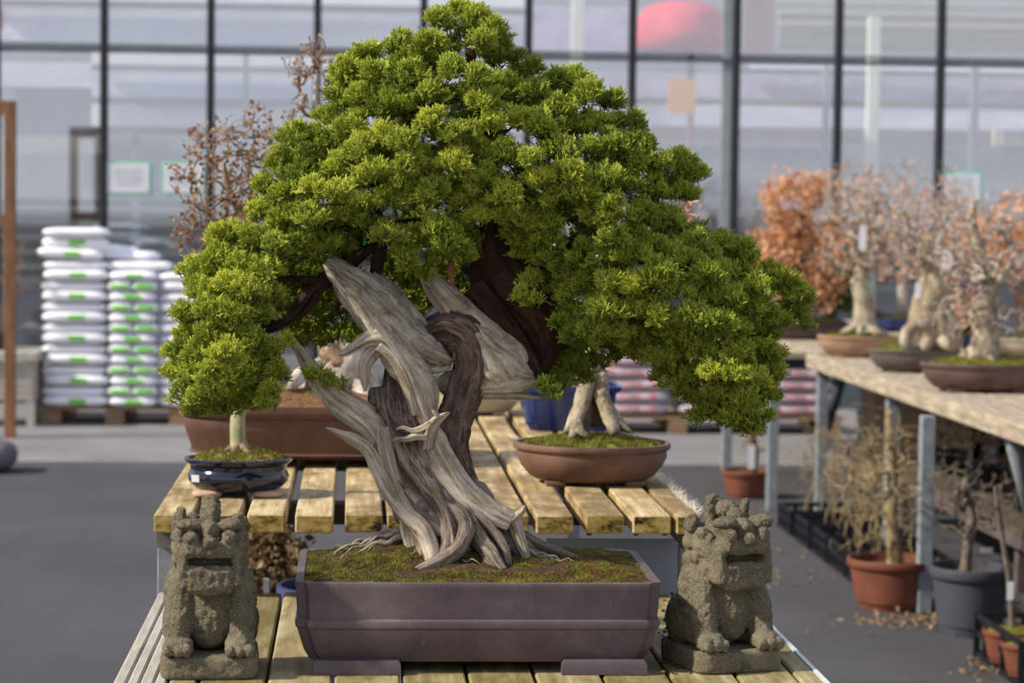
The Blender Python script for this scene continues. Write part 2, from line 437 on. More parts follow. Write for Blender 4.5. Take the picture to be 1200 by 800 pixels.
vs=bpy.context.scene.view_settings; vs.view_transform='Standard'; vs.look='None'; vs.exposure=0; vs.gamma=1; vs.use_curve_mapping=False
# ------------------------------------------------------------------ ground
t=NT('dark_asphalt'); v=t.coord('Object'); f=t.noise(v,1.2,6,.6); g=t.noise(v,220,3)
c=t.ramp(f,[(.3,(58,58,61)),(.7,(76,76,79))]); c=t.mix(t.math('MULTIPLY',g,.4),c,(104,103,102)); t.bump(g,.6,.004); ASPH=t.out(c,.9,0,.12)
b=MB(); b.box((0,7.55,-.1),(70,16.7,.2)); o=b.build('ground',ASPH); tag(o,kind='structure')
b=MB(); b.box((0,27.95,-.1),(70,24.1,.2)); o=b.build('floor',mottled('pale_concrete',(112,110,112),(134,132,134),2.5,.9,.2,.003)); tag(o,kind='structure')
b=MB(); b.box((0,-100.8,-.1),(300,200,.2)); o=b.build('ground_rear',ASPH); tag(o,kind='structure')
# ------------------------------------------------------------------ glass greenhouse front
YG=20.5; SG=YG/F
t=NT('greenhouse_glass'); tr=t.n('ShaderNodeBsdfTransparent'); gl=t.n('ShaderNodeBsdfGlossy'); gl.inputs['Roughness'].default_value=.04
tr.inputs[0].default_value=(.93,.95,.95,1); gl.inputs[0].default_value=(.9,.93,1,1)
mx=t.n('ShaderNodeMixShader'); mx.inputs[0].default_value=.21; t.l(tr.outputs[0],mx.inputs[1]); t.l(gl.outputs[0],mx.inputs[2]); t.l(mx.outputs[0],t.N['Material Output'].inputs[0]); GLASS=t.m
mxs=[-4,122.5,247.5,372.5,497,620,742,864,984,1104,1226]
xs=[atY(a,0,YG).x for a in mxs]
xs=[xs[0]-.885*k for k in range(8,0,-1)]+xs+[xs[-1]+.885*k for k in range(1,9)]
zt=atY(600,67,YG).z
for i,x in enumerate(xs):
    b=MB(); b.box((x,YG,2.6),(.062,.1,5.2),bev=.006); tag(b.build('trim_%d'%(i+1),DARKM),kind='structure')
LIGHTM=plain('pale_grey_steel',(150,160,164),.5)
for i in range(len(xs)-1):
    b=MB(); xm=(xs[i]+xs[i+1])/2; wd=xs[i+1]-xs[i]-.062
    b.box((xm,YG,zt/2+.15),(wd,.008,zt-.3-.02)); b.box((xm,YG,zt+1.2),(wd,.008,2.3)); tag(b.build('window_%d'%(i+1),GLASS),kind='structure')
b=MB(); XW=xs[-1]-xs[0]; XM=(xs[-1]+xs[0])/2
b.box((XM,YG,zt),(XW,.05,.032)); b.box((XM,YG+.12,zt+.055),(XW,.05,.022)); b.box((XM,YG,.12),(XW,.08,.24)); tag(b.build('trim_120',plain('transom_steel',(84,94,100),.5)),kind='structure')
x=atY(853,100,YG-.06).x
b=MB(); b.box((x,YG+.02,2.6),(.075,.05,5.2)); tag(b.build('trim_21',LIGHTM),kind='structure')
# inside the greenhouse
def band(name,px0,px1,py0,py1,Y,mat,label=None,cat=None,group=None,kind=None,d=.06):
    a=atY(px0,(py0+py1)/2,Y);c=atY(px1,(py0+py1)/2,Y); hh=(py1-py0)*Y/F
    b=MB(); b.box(((a.x+c.x)/2,Y,(a.z+c.z)/2),(c.x-a.x,d,hh),bev=.004); o=b.build(name,mat); return tag(o,label,cat,group,kind)
SCR=mottled('lavender_reflected_sky',(196,196,222),(236,236,248),1.6,.8,.3,.02,stretch=(1,1,3))  # pale sheets added to stand in for sky reflected in the glass
SCR2=mottled('pale_reflected_sky',(232,234,244),(250,250,252),1.3,.8,.3,.02,stretch=(1,1,4))
SCR3=mottled('mauve_reflected_sky',(160,150,180),(214,206,228),2.2,.8,.3,.02,stretch=(1,1,2))
GWL=mottled('chalked_panel',(140,146,148),(170,174,174),1.2,.8,.1,stretch=(1,1,.4))
GDK=plain('slate_grey_panel',(70,80,88),.7); BRN=plain('brown_beam_timber',(112,92,82),.8); TEAL=plain('green_grey_slat',(118,130,122),.7)
GRY=mottled('blue_grey_panel',(92,100,112),(132,140,152),1.5,.8,.1,stretch=(1,1,.4))
band('wall_back',-1000,2300,-160,460,27.5,mottled('grey_inner_wall',(120,124,132),(160,162,172),.5,.8,0),kind='structure')
band('wall_back_lower',-900,2200,236,330,27.2,plain('dark_inner_wall',(50,56,60),.8),kind='structure')
G='pale sheets painted as reflected sky inside the greenhouse'
band('reflected_sky_sheet',-20,618,12,52,24.0,SCR,'upper pale lavender sheet painted as reflected sky inside the glass, left half','screen',G)
band('reflected_sky_sheet',-20,618,-40,4,23.8,SCR2,'topmost white sheet painted as reflected sky inside the glass, left half','screen',G)
band('reflected_sky_sheet',108,618,66,79,24.3,SCR2,'thin white strip painted as reflected sky just below the transom, left half','screen',G)
band('reflected_sky_sheet',-20,108,74,102,24.3,SCR,'short lavender sheet painted as reflected sky inside the leftmost bay','screen',G)
band('reflected_sky_sheet',108,618,87,117,24.3,SCR,'lavender band painted as reflected sky inside the glass, above the grey beam at left','screen',G)
band('reflected_sky_sheet',108,618,126,151,24.3,SCR2,'whitish band painted as reflected sky inside the glass, below the grey beam at left','screen',G)
band('reflected_sky_sheet',622,860,10,62,24.5,SCR3,'mauve sheet painted as reflected sky behind the red parasol','screen',G)
band('reflected_sky_sheet',880,1300,80,84,24.0,SCR2,'thin white strip painted as reflected sky just below the transom, right half','screen',G)
band('reflected_sky_sheet',622,1300,89,117,24.3,SCR3,'mauve band painted as reflected sky inside the glass, right half','screen',G)
band('reflected_sky_sheet',622,1300,126,150,24.1,SCR,'lavender band painted as reflected sky inside the glass, right half','screen',G)
band('trim_30',-20,618,4,12,23.9,plain('tan_rail',(150,142,132),.7),kind='structure')
band('trim_31',108,618,80,86,24.2,plain('tan_rail2',(140,136,128),.7),kind='structure')
band('trim_32',108,618,118,125,24.2,plain('grey_rail',(120,126,132),.7),kind='structure')
band('trim_33',108,618,152,160,24.2,BRN,kind='structure')
band('trim_34',622,1300,118,125,24.2,BRN,kind='structure')
band('trim_35',622,1300,151,168,24.6,mottled('brown_haze_board',(106,94,90),(140,128,124),2,.8,0),kind='structure')
band('trim_36',868,1300,84,88,24.2,plain('dark_rail',(66,60,66),.7),kind='structure')
band('wall_inner_grey',18,108,102,158,24.6,GRY,kind='structure')
band('wall_inner_pale',-20,118,160,180,24.1,plain('cream_board',(176,174,168),.7),kind='structure')
band('wall_inner_mid',-20,640,162,236,24.8,mottled('hazy_grey_panel',(128,132,136),(160,162,164),1.4,.8,0),kind='structure')
band('wall_inner_right',980,1400,172,246,24.4,GWL,kind='structure')
band('wall_inner_right_mid',640,976,170,246,24.8,mottled('cool_grey_panel',(116,122,132),(146,150,160),1.4,.8,0),kind='structure')
for k in range(6): band('trim_%d'%(40+k),-40,640,244+k*17,250+k*17,24.0,TEAL,kind='structure')
for k in range(6): band('trim_%d'%(50+k),640,1300,250+k*17,255+k*17,24.0,TEAL,kind='structure')
band('wall_inner_olive',912,1300,12,60,25.0,mottled('olive_grey_louvre',(96,104,100),(150,150,138),5,.8,0,stretch=(.2,1,3)),kind='structure')
for k in range(3): band('trim_%d'%(60+k),912,1300,2+k*13,6+k*13,24.8,plain('cream_rafter',(200,196,176),.7),kind='structure')
band('brown_curtain',870,906,-10,64,24.0,mottled('brown_curtain_cloth',(124,100,88),(148,122,104),3,.8,.2),'brown curtain hanging inside the glass beside the red parasol','curtain')
P1=mottled('pale_green_post',(206,214,190),(226,230,214),3,.6,0)
def vpost(px,w_,y0,y1,Y,mat,label,name='greenhouse_post'):
    a=atY(px,y0,Y);c=atY(px,y1,Y); b=MB(); b.box(((a.x+c.x)/2,Y,a.z/2),(w_*Y/F,.08,a.z),bev=.005)
    return tag(b.build(name,mat),label,'post')
vpost(1023,14,20,176,23.6,P1,'bright pale green post inside the glass above the pale trunk bonsai')
vpost(677,14,-20,64,23.6,P1,'short pale green post inside the glass above the juniper')
vpost(968,7,78,190,23.4,GRY,'thin grey post inside the glass above the orange leaved bonsai')
vpost(1141,9,72,230,23.4,GRY,'grey post inside the glass above the white notice at right')
vpost(160,9,158,300,23.4,GRY,'grey post behind the first white notice at left')
vpost(288,6,60,160,23.4,GRY,'thin grey post inside the glass behind the bare crown at left')
vpost(706,8,130,170,23.4,GRY,'short dark post below the yellow panel')
band('beige_shed',1168,1300,134,173,24.42,plain('beige_wall',(214,200,178),.8),'small beige shed wall seen through the glass at the far right','shed',d=.5)
# parasol
RED=mottled('red_cloth',(176,20,40),(226,64,88),3,.7,.2,.01)
c=atY(798,64,23.2); S=23.2/F
ro=empty('red_parasol',(c.x,c.y,0),'large red parasol standing inside the greenhouse','parasol')
b=MB(); rg=[]
for r_,z_ in((.0,.5),(.24,.49),(.36,.44),(.43,.33),(.45,.2),(.45,.04),(.43,.04),(.3,.3),(.02,.42)):
    rg.append([(c.x+r_*math.cos(k*PI/12)*(1+.02*(k%2)),c.y+r_*math.sin(k*PI/12),c.z+z_) for k in range(24)])
b.loft(rg,False,True); b.build('canopy',RED,ro)
b=MB(); b.tube([(c.x+.1,c.y,.05),(c.x+.1,c.y,c.z+.3)],.03,10); b.build('pole',plain('dark_red_pole',(110,40,52),.6),ro)
b=MB(); b.box((c.x+.1,c.y,.03),(.5,.5,.06),bev=.01); b.build('base',GDK,ro)
c=atY(-4,22,23.2); ro=empty('red_parasol',(c.x,c.y,0),'red parasol cut off by the left edge of the frame','parasol')
b=MB(); b.ell((c.x-.1,c.y,c.z),(.18,.2,.19)); b.build('canopy',RED,ro); b=MB(); b.tube([(c.x-.1,c.y,.0),(c.x-.1,c.y,c.z)],.03,8); b.build('pole',LIGHTM,ro)
band('yellow_panel',783,815,92,133,22.4,mottled('amber_sheet',(226,140,30),(240,176,70),2,.6,0),'amber yellow sheet hanging inside the glass below the red parasol','sheet',d=.01)
# notices fixed on the inside of the glass
GRN=plain('mint_green_edge',(150,222,190),.6)
def notice(px0,px1,py0,py1,label,tilt=0,lines=4):
    Y=YG-.03; a=atY((px0+px1)/2,(py0+py1)/2,Y); W=(px1-px0)*Y/F; H=(py1-py0)*Y/F
    ro=empty('notice_board',(a.x,a.y,a.z-H/2),label,'notice','white notices on the greenhouse glass')
    b=MB(); b.box(a,(W,.01,H)); b.build('border',GRN,ro); b=MB(); b.box(a-Vector((0,.008,0)),(W*.9,.008,H*.86)); b.build('sheet',WHITE,ro)
    b=MB()
    for k in range(lines): b.box(a+Vector((0,-.0135,H*(.22-.13*k))),(W*(.6-.08*(k%2)),.002,H*.035))
    b.build('text_lines',plain('faint_grey_print',(190,196,204),.7),ro)
notice(124,177,189,228,'white notice with green edge on the glass above the white sacks')
notice(190,240,190,228,'white notice with green edge on the glass behind the bare brown crown')
notice(1101,1151,201,238,'white notice with green edge on the glass above the right table')
# stone bits seen through glass
# ------------------------------------------------------------------ pallets with sacks
PALW=mottled('pallet_timber',(120,98,78),(158,132,106),6,.85,.3,stretch=(1,6,6))
def pallet(x0,x1,Yf,label,dep=.9):
    ro=empty('pallet',((x0+x1)/2,Yf+dep/2,0),label,'pallet')
    b=MB(); n=5
    for k in range(n): b.box(((x0+x1)/2,Yf+dep*(k+.5)/n,.12),(x1-x0,dep/n*.8,.02))
    b.build('deck',PALW,ro)
    for fx in (0,.33,.66,1):
        x=x0+.1+(x1-x0-.2)*fx
        for fy in (.08,.5,.92): b=MB(); b.box((x,Yf+dep*fy,.065),(.14,.12,.085)); b.build('block',PALW,ro)
        b=MB(); b.box((x,Yf+dep/2,.011),(.14,dep,.022)); b.build('runner',PALW,ro)
    return ro
def spow(v,e): return math.copysign(abs(v)**e,v)
def sack_obj(name,dx,dy,dz,mat,lab=None,labs=((0,.14,.5),),seed=0,strip=None):
    """pillow shaped sack, front towards -Y, base on z=0"""
    b=MB(); nu,nv=40,12; V=[]
    def pt(th,ph,g=1.0):
        x=dx/2*spow(math.cos(ph),.5)*spow(math.cos(th),.32)*g; y=dy/2*spow(math.cos(ph),.5)*spow(math.sin(th),.32)*g; z=dz/2*spow(math.sin(ph),.8)*g
        z*=1+.12*noise.noise(Vector((x*9+seed,y*9,1)))
        return Vector((x,y,z+dz/2))
    for j in range(nv+1):
        for i in range(nu): V.append(pt(2*PI*(i+.5)/nu,-PI/2+PI*j/nv))
    Fc=[(j*nu+i,j*nu+(i+1)%nu,(j+1)*nu+(i+1)%nu,(j+1)*nu+i) for j in range(nv) for i in range(nu)]
    b.add(V,Fc); o=b.build(name,mat,None,local=True)
    if lab:
        for (cx,wd,hh) in labs:
            b=MB(); V=[];n=6
            for j in range(4):
                for i in range(n+1):
                    x=cx+wd*(i/n-.5); c=min(.999,abs(x)/(dx/2)); th=-math.acos(spow(x/(dx/2),1/.32) if c<1 else 1)
                    p=pt(th,(j/3-.5)*hh); p.x=x; p.y-=.008; V.append(p)
            b.add(V,[(j*(n+1)+i,j*(n+1)+i+1,(j+1)*(n+1)+i+1,(j+1)*(n+1)+i) for j in range(3) for i in range(n)])
            l=b.build('printed_label',lab,o,local=True)
    return o
SACK=mottled('white_sack_film',(232,234,244),(250,250,254),3,.45,.5,.01,.5)
LABG=plain('lime_green_print',(120,214,60),.5)
Yp=18.95; Sp=Yp/F
pa=atZ(44,497,0); pb=atZ(300,498,0)
pallet(pa.x,pb.x,pa.y,'wooden pallet under the stack of white sacks',1.15)
Yf=pa.y-.02; z0=.133; lh=.0802; S0=Yf/F
def X_(px): return atY(px,400,Yf).x
wide=sack_obj('soil_sack',.50,.34,.088,SACK,LABG,((0.02,.125,.75),),1)
wide2=sack_obj('soil_sack',.50,.34,.074,SACK,None,(),2)
half=sack_obj('soil_sack',.19,.46,.082,SACK,LABG,((0,.14,.7),),3)
mid=sack_obj('soil_sack',.37,.46,.082,SACK,LABG,((0.01,.125,.7),),4)
GS='white sacks with green labels stacked on the pallet'
used=set()
def put(proto,x,y,z,label,rz=0,ry=0):
    if proto.name in used: o=copy_tree(proto)
    else: o=proto; used.add(proto.name)
    o.location=(x,y,z); o.rotation_euler=(0,ry,rz); tag(o,label,'sack',GS); return o
ords=['bottom','second','third','fourth','fifth','sixth','seventh','eighth','ninth','tenth','eleventh','twelfth','thirteenth','fourteenth']
cA=X_(88);cB=(X_(128)+X_(183))/2; hb=.185; cC=X_(222)
for k in range(14):
    z=z0+k*lh; j=rnd.uniform(-.012,.012); lay=ords[k]
    put(wide if k%2==0 and k<13 else wide2,cA+j+(0 if k%2==0 else -.012),Yf+.18+(0 if k%2==0 else .03),z,'white sack in the left column, %s layer from the pallet'%lay)
    if k<13:
        if k%2==0: put(mid,cB+j,Yf+.24,z,'white sack in the middle column, %s layer from the pallet'%lay)
        else:
            put(half,cB-.095+j,Yf+.24,z,'narrow white sack, left half of the middle column, %s layer up'%lay)
            put(half,cB+.095+j,Yf+.24,z,'narrow white sack, right half of the middle column, %s layer up'%lay)
        put(wide if k%2==1 else wide2,cC-j+.01,Yf+.2,z,'white sack in the right column beside the foliage, %s layer up'%lay)
    else:
        put(wide2,cB+.03,Yf+.24,z,'unprinted white sack lying on top of the middle column')
zt_=z0+14*lh
put(wide,X_(80),Yf+.2,zt_,'slumped white sack lying crooked over the top left corner of the stack',0,.06)
put(wide,X_(84),Yf+.26,zt_+.085,'labelled white sack, second from the top at the left end of the stack',.05)
put(wide2,X_(86),Yf+.22,zt_+.17,'topmost white sack of the whole stack')
put(wide2,X_(118),Yf+.3,zt_+.05,'white sack tilted behind the topmost sacks',.3,.1)
put(wide2,X_(143),Yf+.3,zt_-.0,'white sack lying at the back of the stack top',-.2,.05)
# the second pallet, pink printed sacks
PINKS=mottled('grey_pink_sack_film',(170,160,168),(214,204,210),3,.5,.5,.01,.4)
t=NT('pink_print'); f=t.noise(t.coord('Object'),14,3); PINK=t.out(t.ramp(f,[(.42,(206,192,198)),(.52,(214,150,166)),(.6,(198,78,100)),(.66,(140,180,164))]),.5)
pa=atZ(690,508,0); pb=atZ(990,510,0); Y2=pa.y
pallet(pa.x,pb.x,Y2,'wooden pallet under the pink printed sacks',1.0)
ps=sack_obj('printed_sack',.62,.42,.1,PINKS,PINK,((0,.4,.8),),7)
ns=3
for k in range(5):
    for i in range(ns):
        x=pa.x+.33+i*.62+rnd.uniform(-.03,.03)
        o=ps if (k==0 and i==0) else copy_tree(ps)
        o.location=(x,Y2+.24,.133+k*.092); o.rotation_euler=(0,rnd.uniform(-.03,.03),rnd.uniform(-.05,.05))
        tag(o,'grey and pink printed sack, %s layer of the %s pile on the right pallet'%(ords[k],['left','middle','right'][i]),'sack','pink printed sacks on the right pallet')
# ------------------------------------------------------------------ left edge
FRM=mottled('brown_frame_timber',(112,78,54),(146,106,76),5,.8,.3,stretch=(4,4,1))
a=atY(3,290,17.5); b=MB(); S=17.5/F
zt0=atY(5,118,17.5).z
b.box((atY(12,200,17.5).x,17.5,zt0/2),(.075,.09,zt0),bev=.005); b.box((atY(-8,120,17.5).x,17.5,zt0-.05),(.22,.08,.1),bev=.005); b.box((atY(-28,200,17.5).x,17.5,zt0/2),(.075,.09,zt0),bev=.005)
b.box((atY(-8,120,17.5).x,17.5,atY(0,258,17.5).z),(.2,.07,.08))
tag(b.build('wooden_frame',FRM),'tall brown wooden frame at the left edge, left of the white sacks','frame')
CAB=mottled('pale_crate_timber',(150,144,134),(186,182,172),4,.85,.3,stretch=(6,6,1))
p0=atZ(0,500,0); p1=atZ(42,500,0); Yc=p0.y; W=.62; xr=p1.x; zc=atY(20,410,Yc).z
ro=empty('planter_table',(xr-W/2,Yc+.3,0),'pale weathered wooden box table left of the white sacks','table')
b=MB()
for k in range(5): b.box((xr-W/2,Yc+.02,.2+(zc-.3)*(k+.5)/5),(W-.05,.03,(zc-.3)/5-.006))
for k in range(5): b.box((xr-.03,Yc+.3,.2+(zc-.3)*(k+.5)/5),(.03,.56,(zc-.3)/5-.006))
for k in range(5): b.box((xr-W+.03,Yc+.3,.2+(zc-.3)*(k+.5)/5),(.03,.56,(zc-.3)/5-.006))
b.build('side_boards',CAB,ro); b=MB(); b.box((xr-W/2,Yc+.3,zc-.05),(W+.04,.66,.07),bev=.005); b.build('tabletop',CAB,ro)
for sx in(0,1):
    for sy in(0,1):
        b=MB(); b.box((xr-.04-sx*(W-.08),Yc+.04+sy*.52,zc*.5-.045),(.06,.06,zc-.09)); b.build('leg',CAB,ro)
zc-=.015
ro=empty('potted_bonsai',(atY(-12,400,Yc+.3).x,Yc+.3,zc),'brown bare bonsai in a dark pot on the box table at the left edge','bonsai')
DBR=mottled('dark_brown_clay',(58,44,38),(84,66,56),10,.6,.2)
pc=worg(ro); pot(ro,pc,.2,.14,.13,DBR,'oval','bowl'); soil(ro,pc,.185,.128,zc+.115,SOIL,.02)
bare_tree(ro,Yc+.3,[(-10,400,9,0),(-6,370,7,0),(-14,340,6,0),(-6,310,4,0)],[(-6,315,44,56)],170,.045,.0022,TANB,5,.5,bud=.025,budmat=BUD)
# heap of dark sacks bottom left
b=MB(); pz=atZ(-8,552,0)
ro=empty('sack_heap',(pz.x,pz.y,0),'dark grey sack lying on the asphalt at the left edge','sack')
b=MB(); b.ell((pz.x-.02,pz.y,.10),(.17,.2,.10),20,12,.8,.7); b.build('sack_body',mottled('grey_sack',(84,80,84),(110,104,108),8,.7,.4),ro)
b=MB(); b.ell((pz.x-.08,pz.y+.02,.145),(.1,.05,.04),12,8); b.build('tied_neck',DBR,ro)
# ------------------------------------------------------------------ centre benches
YU=5.2; ZU=1.034; YL=4.386; ZL=.847
SU=YU/F
def ux(px): return atZ(px,606,ZU).x
def slab(b,x0,x1,y0,y1,z,t,wig=.0):
    """plank with slightly worn edges"""
    b.box(((x0+x1)/2,(y0+y1)/2,z-t/2),(x1-x0,y1-y0,t),rot=wig,bev=.0035)
ro=empty('slatted_bench',(ux(500),6.7,0),'upper slatted timber bench on grey steel legs behind the juniper pot','bench')
b=MB(); ends=[(177,222),(233,279),(288,333),(345,390),(404,449),(454,499),(513,558),(577,622),(630,674),(689,734),(744,789),(795,824)]
for i,(a,c) in enumerate(ends):
    y0=YU+rnd.uniform(-.012,.006); slab(b,ux(a),ux(c),y0,8.25,ZU-rnd.uniform(0,.002),.041,0)
b.build('slat_top',BW1,ro)
RAIL=mottled('dark_rail_timber',(66,56,44),(96,84,66),10,.85,.3)
for y in(5.75,6.9,8.0): b=MB(); b.box((ux(500),y,ZU-.041-.026),(ux(815)-ux(185),.07,.05),bev=.003); b.build('cross_rail',RAIL,ro)
xl=atY(196,640,YU+.12).x; xr=atY(806,640,YU+.12).x
for x in(xl,xr):
    for y in(YU+.12,8.1):
        b=MB(); b.box((x,y,.475),(.04,.045,.95),bev=.003); b.build('leg',GALV,ro)
b=MB()
for x in(xl,xr): b.box((x,6.7,ZU-.045-.02),(.035,2.9,.035))
b.build('steel_frame',mottled('dull_dark_steel',(84,86,84),(112,114,112),12,.6,.1),ro)
xa=atY(640,660,5.5).x; xb=atY(795,660,5.5).x
b=MB(); b.box(((xa+xb)/2,5.5,.62),(xb-xa,.012,.64)); b.build('steel_panel',mottled('dull_zinc_sheet',(132,140,148),(160,168,176),5,.6,.05),ro)
b=MB()
for k,px in enumerate((534,601,690,745,779,)): b.tube([(atY(px,640,5.3).x,5.30,ZU-.058),(atY(px,640,5.3).x,5.30,ZU-.041)],[.006,.01],6)
b.build('bolt',DARKM,ro)
# frayed fibres on the right edge of the last slat
P=[];rg=np.random.RandomState(4)
ys=rg.uniform(YU+.05,6.1,700); P=np.stack([np.full(700,ux(824))-.004,ys,np.full(700,ZU-.003)-rg.uniform(0,.01,700)],1)
V,Fa,at=blades(P,np.tile([[.35,0,.35]],(700,1)),.028,.0012,rg,.45); at[:,0]=.95
npmesh('frayed_edge',V,Fa,leafmat('wood_fibre',(190,176,150),(220,208,186),(236,228,212)),ro,at)
# lower bench
def lx(px): return atZ(px,798,ZL).x
ro=empty('slatted_bench',(lx(550),4.3,0),'lower slatted timber bench carrying the juniper pot and stone lions','bench')
b=MB(); g=[196,232,312,390,471,549,629,709,789,868,938]
for i in range(len(g)-1):
    slab(b,lx(g[i])+.003,lx(g[i+1])-.003,3.3,YU+.1+rnd.uniform(-.01,.01) if i not in() else 5,ZL-rnd.uniform(0,.0015),.04)
b.build('slat_top',BW2,ro)
b=MB()
for a_,c_ in((133,148),(149.5,163),(164.5,180),(181.5,195)): slab(b,lx(a_),lx(c_),3.3,YU+.1,ZL,.04)
b.build('edge_strips',mottled('bleached_edge_timber',(146,141,130),(182,177,166),8,.8,.3,stretch=(10,1,10)),ro)
b=MB(); slab(b,lx(940),lx(965),3.3,YU-.02,ZL,.04); b.build('right_edge_board',BW2,ro)
b=MB(); b.box((lx(967.5),4.25,ZL-.02),(.008,1.9,.044)); b.build('edge_trim',plain('white_edge_metal',(206,210,214),.4),ro)
for y in(3.6,4.4,5.1): b=MB(); b.box((lx(550),y,ZL-.066),(lx(960)-lx(140),.06,.05)); b.build('cross_rail',RAIL,ro)
for x in(lx(160),lx(945)):
    for y in(3.5,5.1):
        b=MB(); b.box((x,y,.379),(.045,.045,.758),bev=.003); b.build('leg',GALV,ro)
# ------------------------------------------------------------------ the big juniper in its rectangular pot
Y0=4.60
def J(px,py,dy=0.0): return atY(px,py,Y0+dy)
S0=Y0/F
PZ=ZL; HR=.168; ZR=PZ+HR
cx=(atY(345,687,4.36).x+atY(777,687,4.36).x)/2
WX=(atY(777,687,4.36).x-atY(345,687,4.36).x)/2; WY=.225; CY=4.36+WY
jun=empty('juniper_bonsai',(cx,CY,PZ),'large old juniper bonsai with twisted silver deadwood in a long mauve grey pot','bonsai')
t=NT('mauve_grey_clay'); v=t.coord('Object'); f=t.noise(v,7,6,.65); f2=t.noise(v,60,4)
c=t.ramp(f,[(.3,(70,59,63)),(.55,(92,80,84)),(.75,(116,104,108))])
sc_=t.ramp(t.noise(t.coord('Object',(30,30,3)),3,4),[(.62,(0,0,0,1)),(.75,(1,1,1,1))]); c=t.mix(t.math('MULTIPLY',sc_,.15),c,(170,160,164))
t.bump(f2,.15,.002); CLAY=t.out(c,.6,0,.35)
def rect_outline(hx,hy,nc,n_arc=6):
    """rectangle with small stepped-in (notched) rounded corners, half sizes hx,hy, notch nc"""
    pts=[]
    for q,(sx,sy) in enumerate(((1,-1),(1,1),(-1,1),(-1,-1))):
        # each corner: a rounded outer bead, a concave step and another bead
        cor=[]
        for k in range(n_arc+1):
            a=PI/2*k/n_arc; cor.append((hx-nc+nc*.25*(1-math.cos(a))-0.0, -hy+nc*.25*(1-math.cos(a))*0))
        base=[(hx-nc*1.25,-hy),(hx-nc*1.05,-hy+nc*.04),(hx-nc*.93,-hy+nc*.2),(hx-nc*.9,-hy+nc*.45),(hx-nc*.86,-hy+nc*.62),(hx-nc*.7,-hy+nc*.74),
              (hx-nc*.45,-hy+nc*.80),(hx-nc*.2,-hy+nc*.86),(hx-nc*.05,-hy+nc*.98),(hx,-hy+nc*1.25)]
        if q==0: P=base
        elif q==1: P=[(x,-y) for x,y in base][::-1]
        elif q==2: P=[(-x,-y) for x,y in base]
        else: P=[(-x,y) for x,y in base][::-1]
        pts+=P
    return pts
def rr(hx,hy,z,nc=.022): return [(cx+x,CY+y,z) for x,y in rect_outline(hx,hy,nc)]
b=MB(); ins=lambda f,z,nc=.022:rr(WX*f+0,WY-(1-f)*WX,z,nc)
H=HR; zf=PZ+.018
prof=[(.90,zf),(.918,zf+.002),(.95,zf+.022),(.985,zf+.062),(.985,zf+.064),(.995,zf+.067),(.998,zf+.075),(.995,zf+.080),(.983,zf+.083),(.988,zf+.1),(.995,ZR-.012),(1.0,ZR-.004),(.997,ZR)]
rings=[ins(f,z) for f,z in prof]+[ins(.955,ZR,.02),ins(.95,ZR-.004,.02),ins(.94,ZR-.06,.02)]
b.loft(rings,True,True); pt_=b.build('pot',CLAY,jun,sharp=35)
for sx,(fa,fb) in((-1,(367,470)),(1,(657,757))):
    xa=atY(fa,785,4.386).x; xb=atY(fb,785,4.386).x
    for sy in(-1,1):
        b=MB(); y1=CY+sy*(WY-.03)
        hx=(xb-xa)/2; xm=(xa+xb)/2
        b.loft([[(xm+x,y1+y,z) for x,y in((-hx*q,-.03*q2),(hx*q,-.03*q2),(hx*q,.03*q2),(-hx*q,.03*q2))] for q,q2,z in((1,1,PZ),(.995,1,PZ+.004),(.985,1,PZ+.019),(.93,.9,PZ+.026))],True,True)
        b.build('foot',CLAY,pt_,sharp=30)
ZS=ZR-.006
def soil_h(x,y):
    dx=(x-cx)/WX; dy=(y-CY)/WY
    m=max(0,1-max(abs(dx),abs(dy))**3)
    h=(.046*math.exp(-((x-(cx-.07))/.16)**2-((y-CY-.06)/.12)**2)+.012)*min(1,3*(1-max(abs(dx),abs(dy)))+.0)
    h+=m*(.006*noise.noise(Vector((x*26,y*26,3)))+.004*noise.noise(Vector((x*70,y*70,3)))+.006*max(0,noise.noise(Vector((x*34+4,y*34,19))))+.010*max(0,noise.noise(Vector((x*14+4,y*14,9)))))
    return ZS+h
b=MB(); nx,ny=130,90;V=[]
for j in range(ny+1):
    for i in range(nx+1):
        x=cx+WX*.952*(2*i/nx-1); y=CY+(WY-.014)*(2*j/ny-1); V.append((x,y,soil_h(x,y)))
b.add(V,[(j*(nx+1)+i,j*(nx+1)+i+1,(j+1)*(nx+1)+i+1,(j+1)*(nx+1)+i) for j in range(ny) for i in range(nx)])
b.build('soil',mottled('brown_bonsai_soil',(44,32,22),(78,58,38),60,.95,1.0,.006,c3=(104,84,52)),jun)
# moss: fine blades in patches; green, yellow, rust
n=95000; rg=np.random.RandomState(3); x=cx+WX*.95*rg.uniform(-1,1,n); y=CY+(WY-.016)*rg.uniform(-1,1,n)
P=np.array([(a,c_,soil_h(a,c_)) for a,c_ in zip(x,y)]); nz=np.array([noise.noise(Vector((a*12,c_*16,5))) for a,c_ in zip(x,y)]); n2=np.array([noise.noise(Vector((a*30,c_*30,15))) for a,c_ in zip(x,y)])
ctr=np.exp(-((x-(cx-.03))/.14)**2-((y-CY-.02)/.16)**2); k=(nz+n2*.5-ctr*.6)>-.22; P=P[k]; nz=nz[k]; n2=n2[k]; xk=x[k]
V,Fa,at=blades(P,np.tile([[0,0,1.]],(len(P),1)),.0052,.0009,rg,.75)
u=np.clip(.5+nz*.8+rg.normal(0,.12,len(P)),0,1); at[:,0]=np.repeat(u,3)
g=np.clip(.5+n2*1.3,0,1); at[:,1]=np.repeat(g,3); at[:,2]=np.repeat(np.clip((xk-cx)/WX*.5+.3+rg.normal(0,.2,len(P)),0,1)*(g<.45),3)
JM=foliage_mat('pot_moss_blades',(64,50,32),(92,90,40),(150,146,60),(128,88,56))
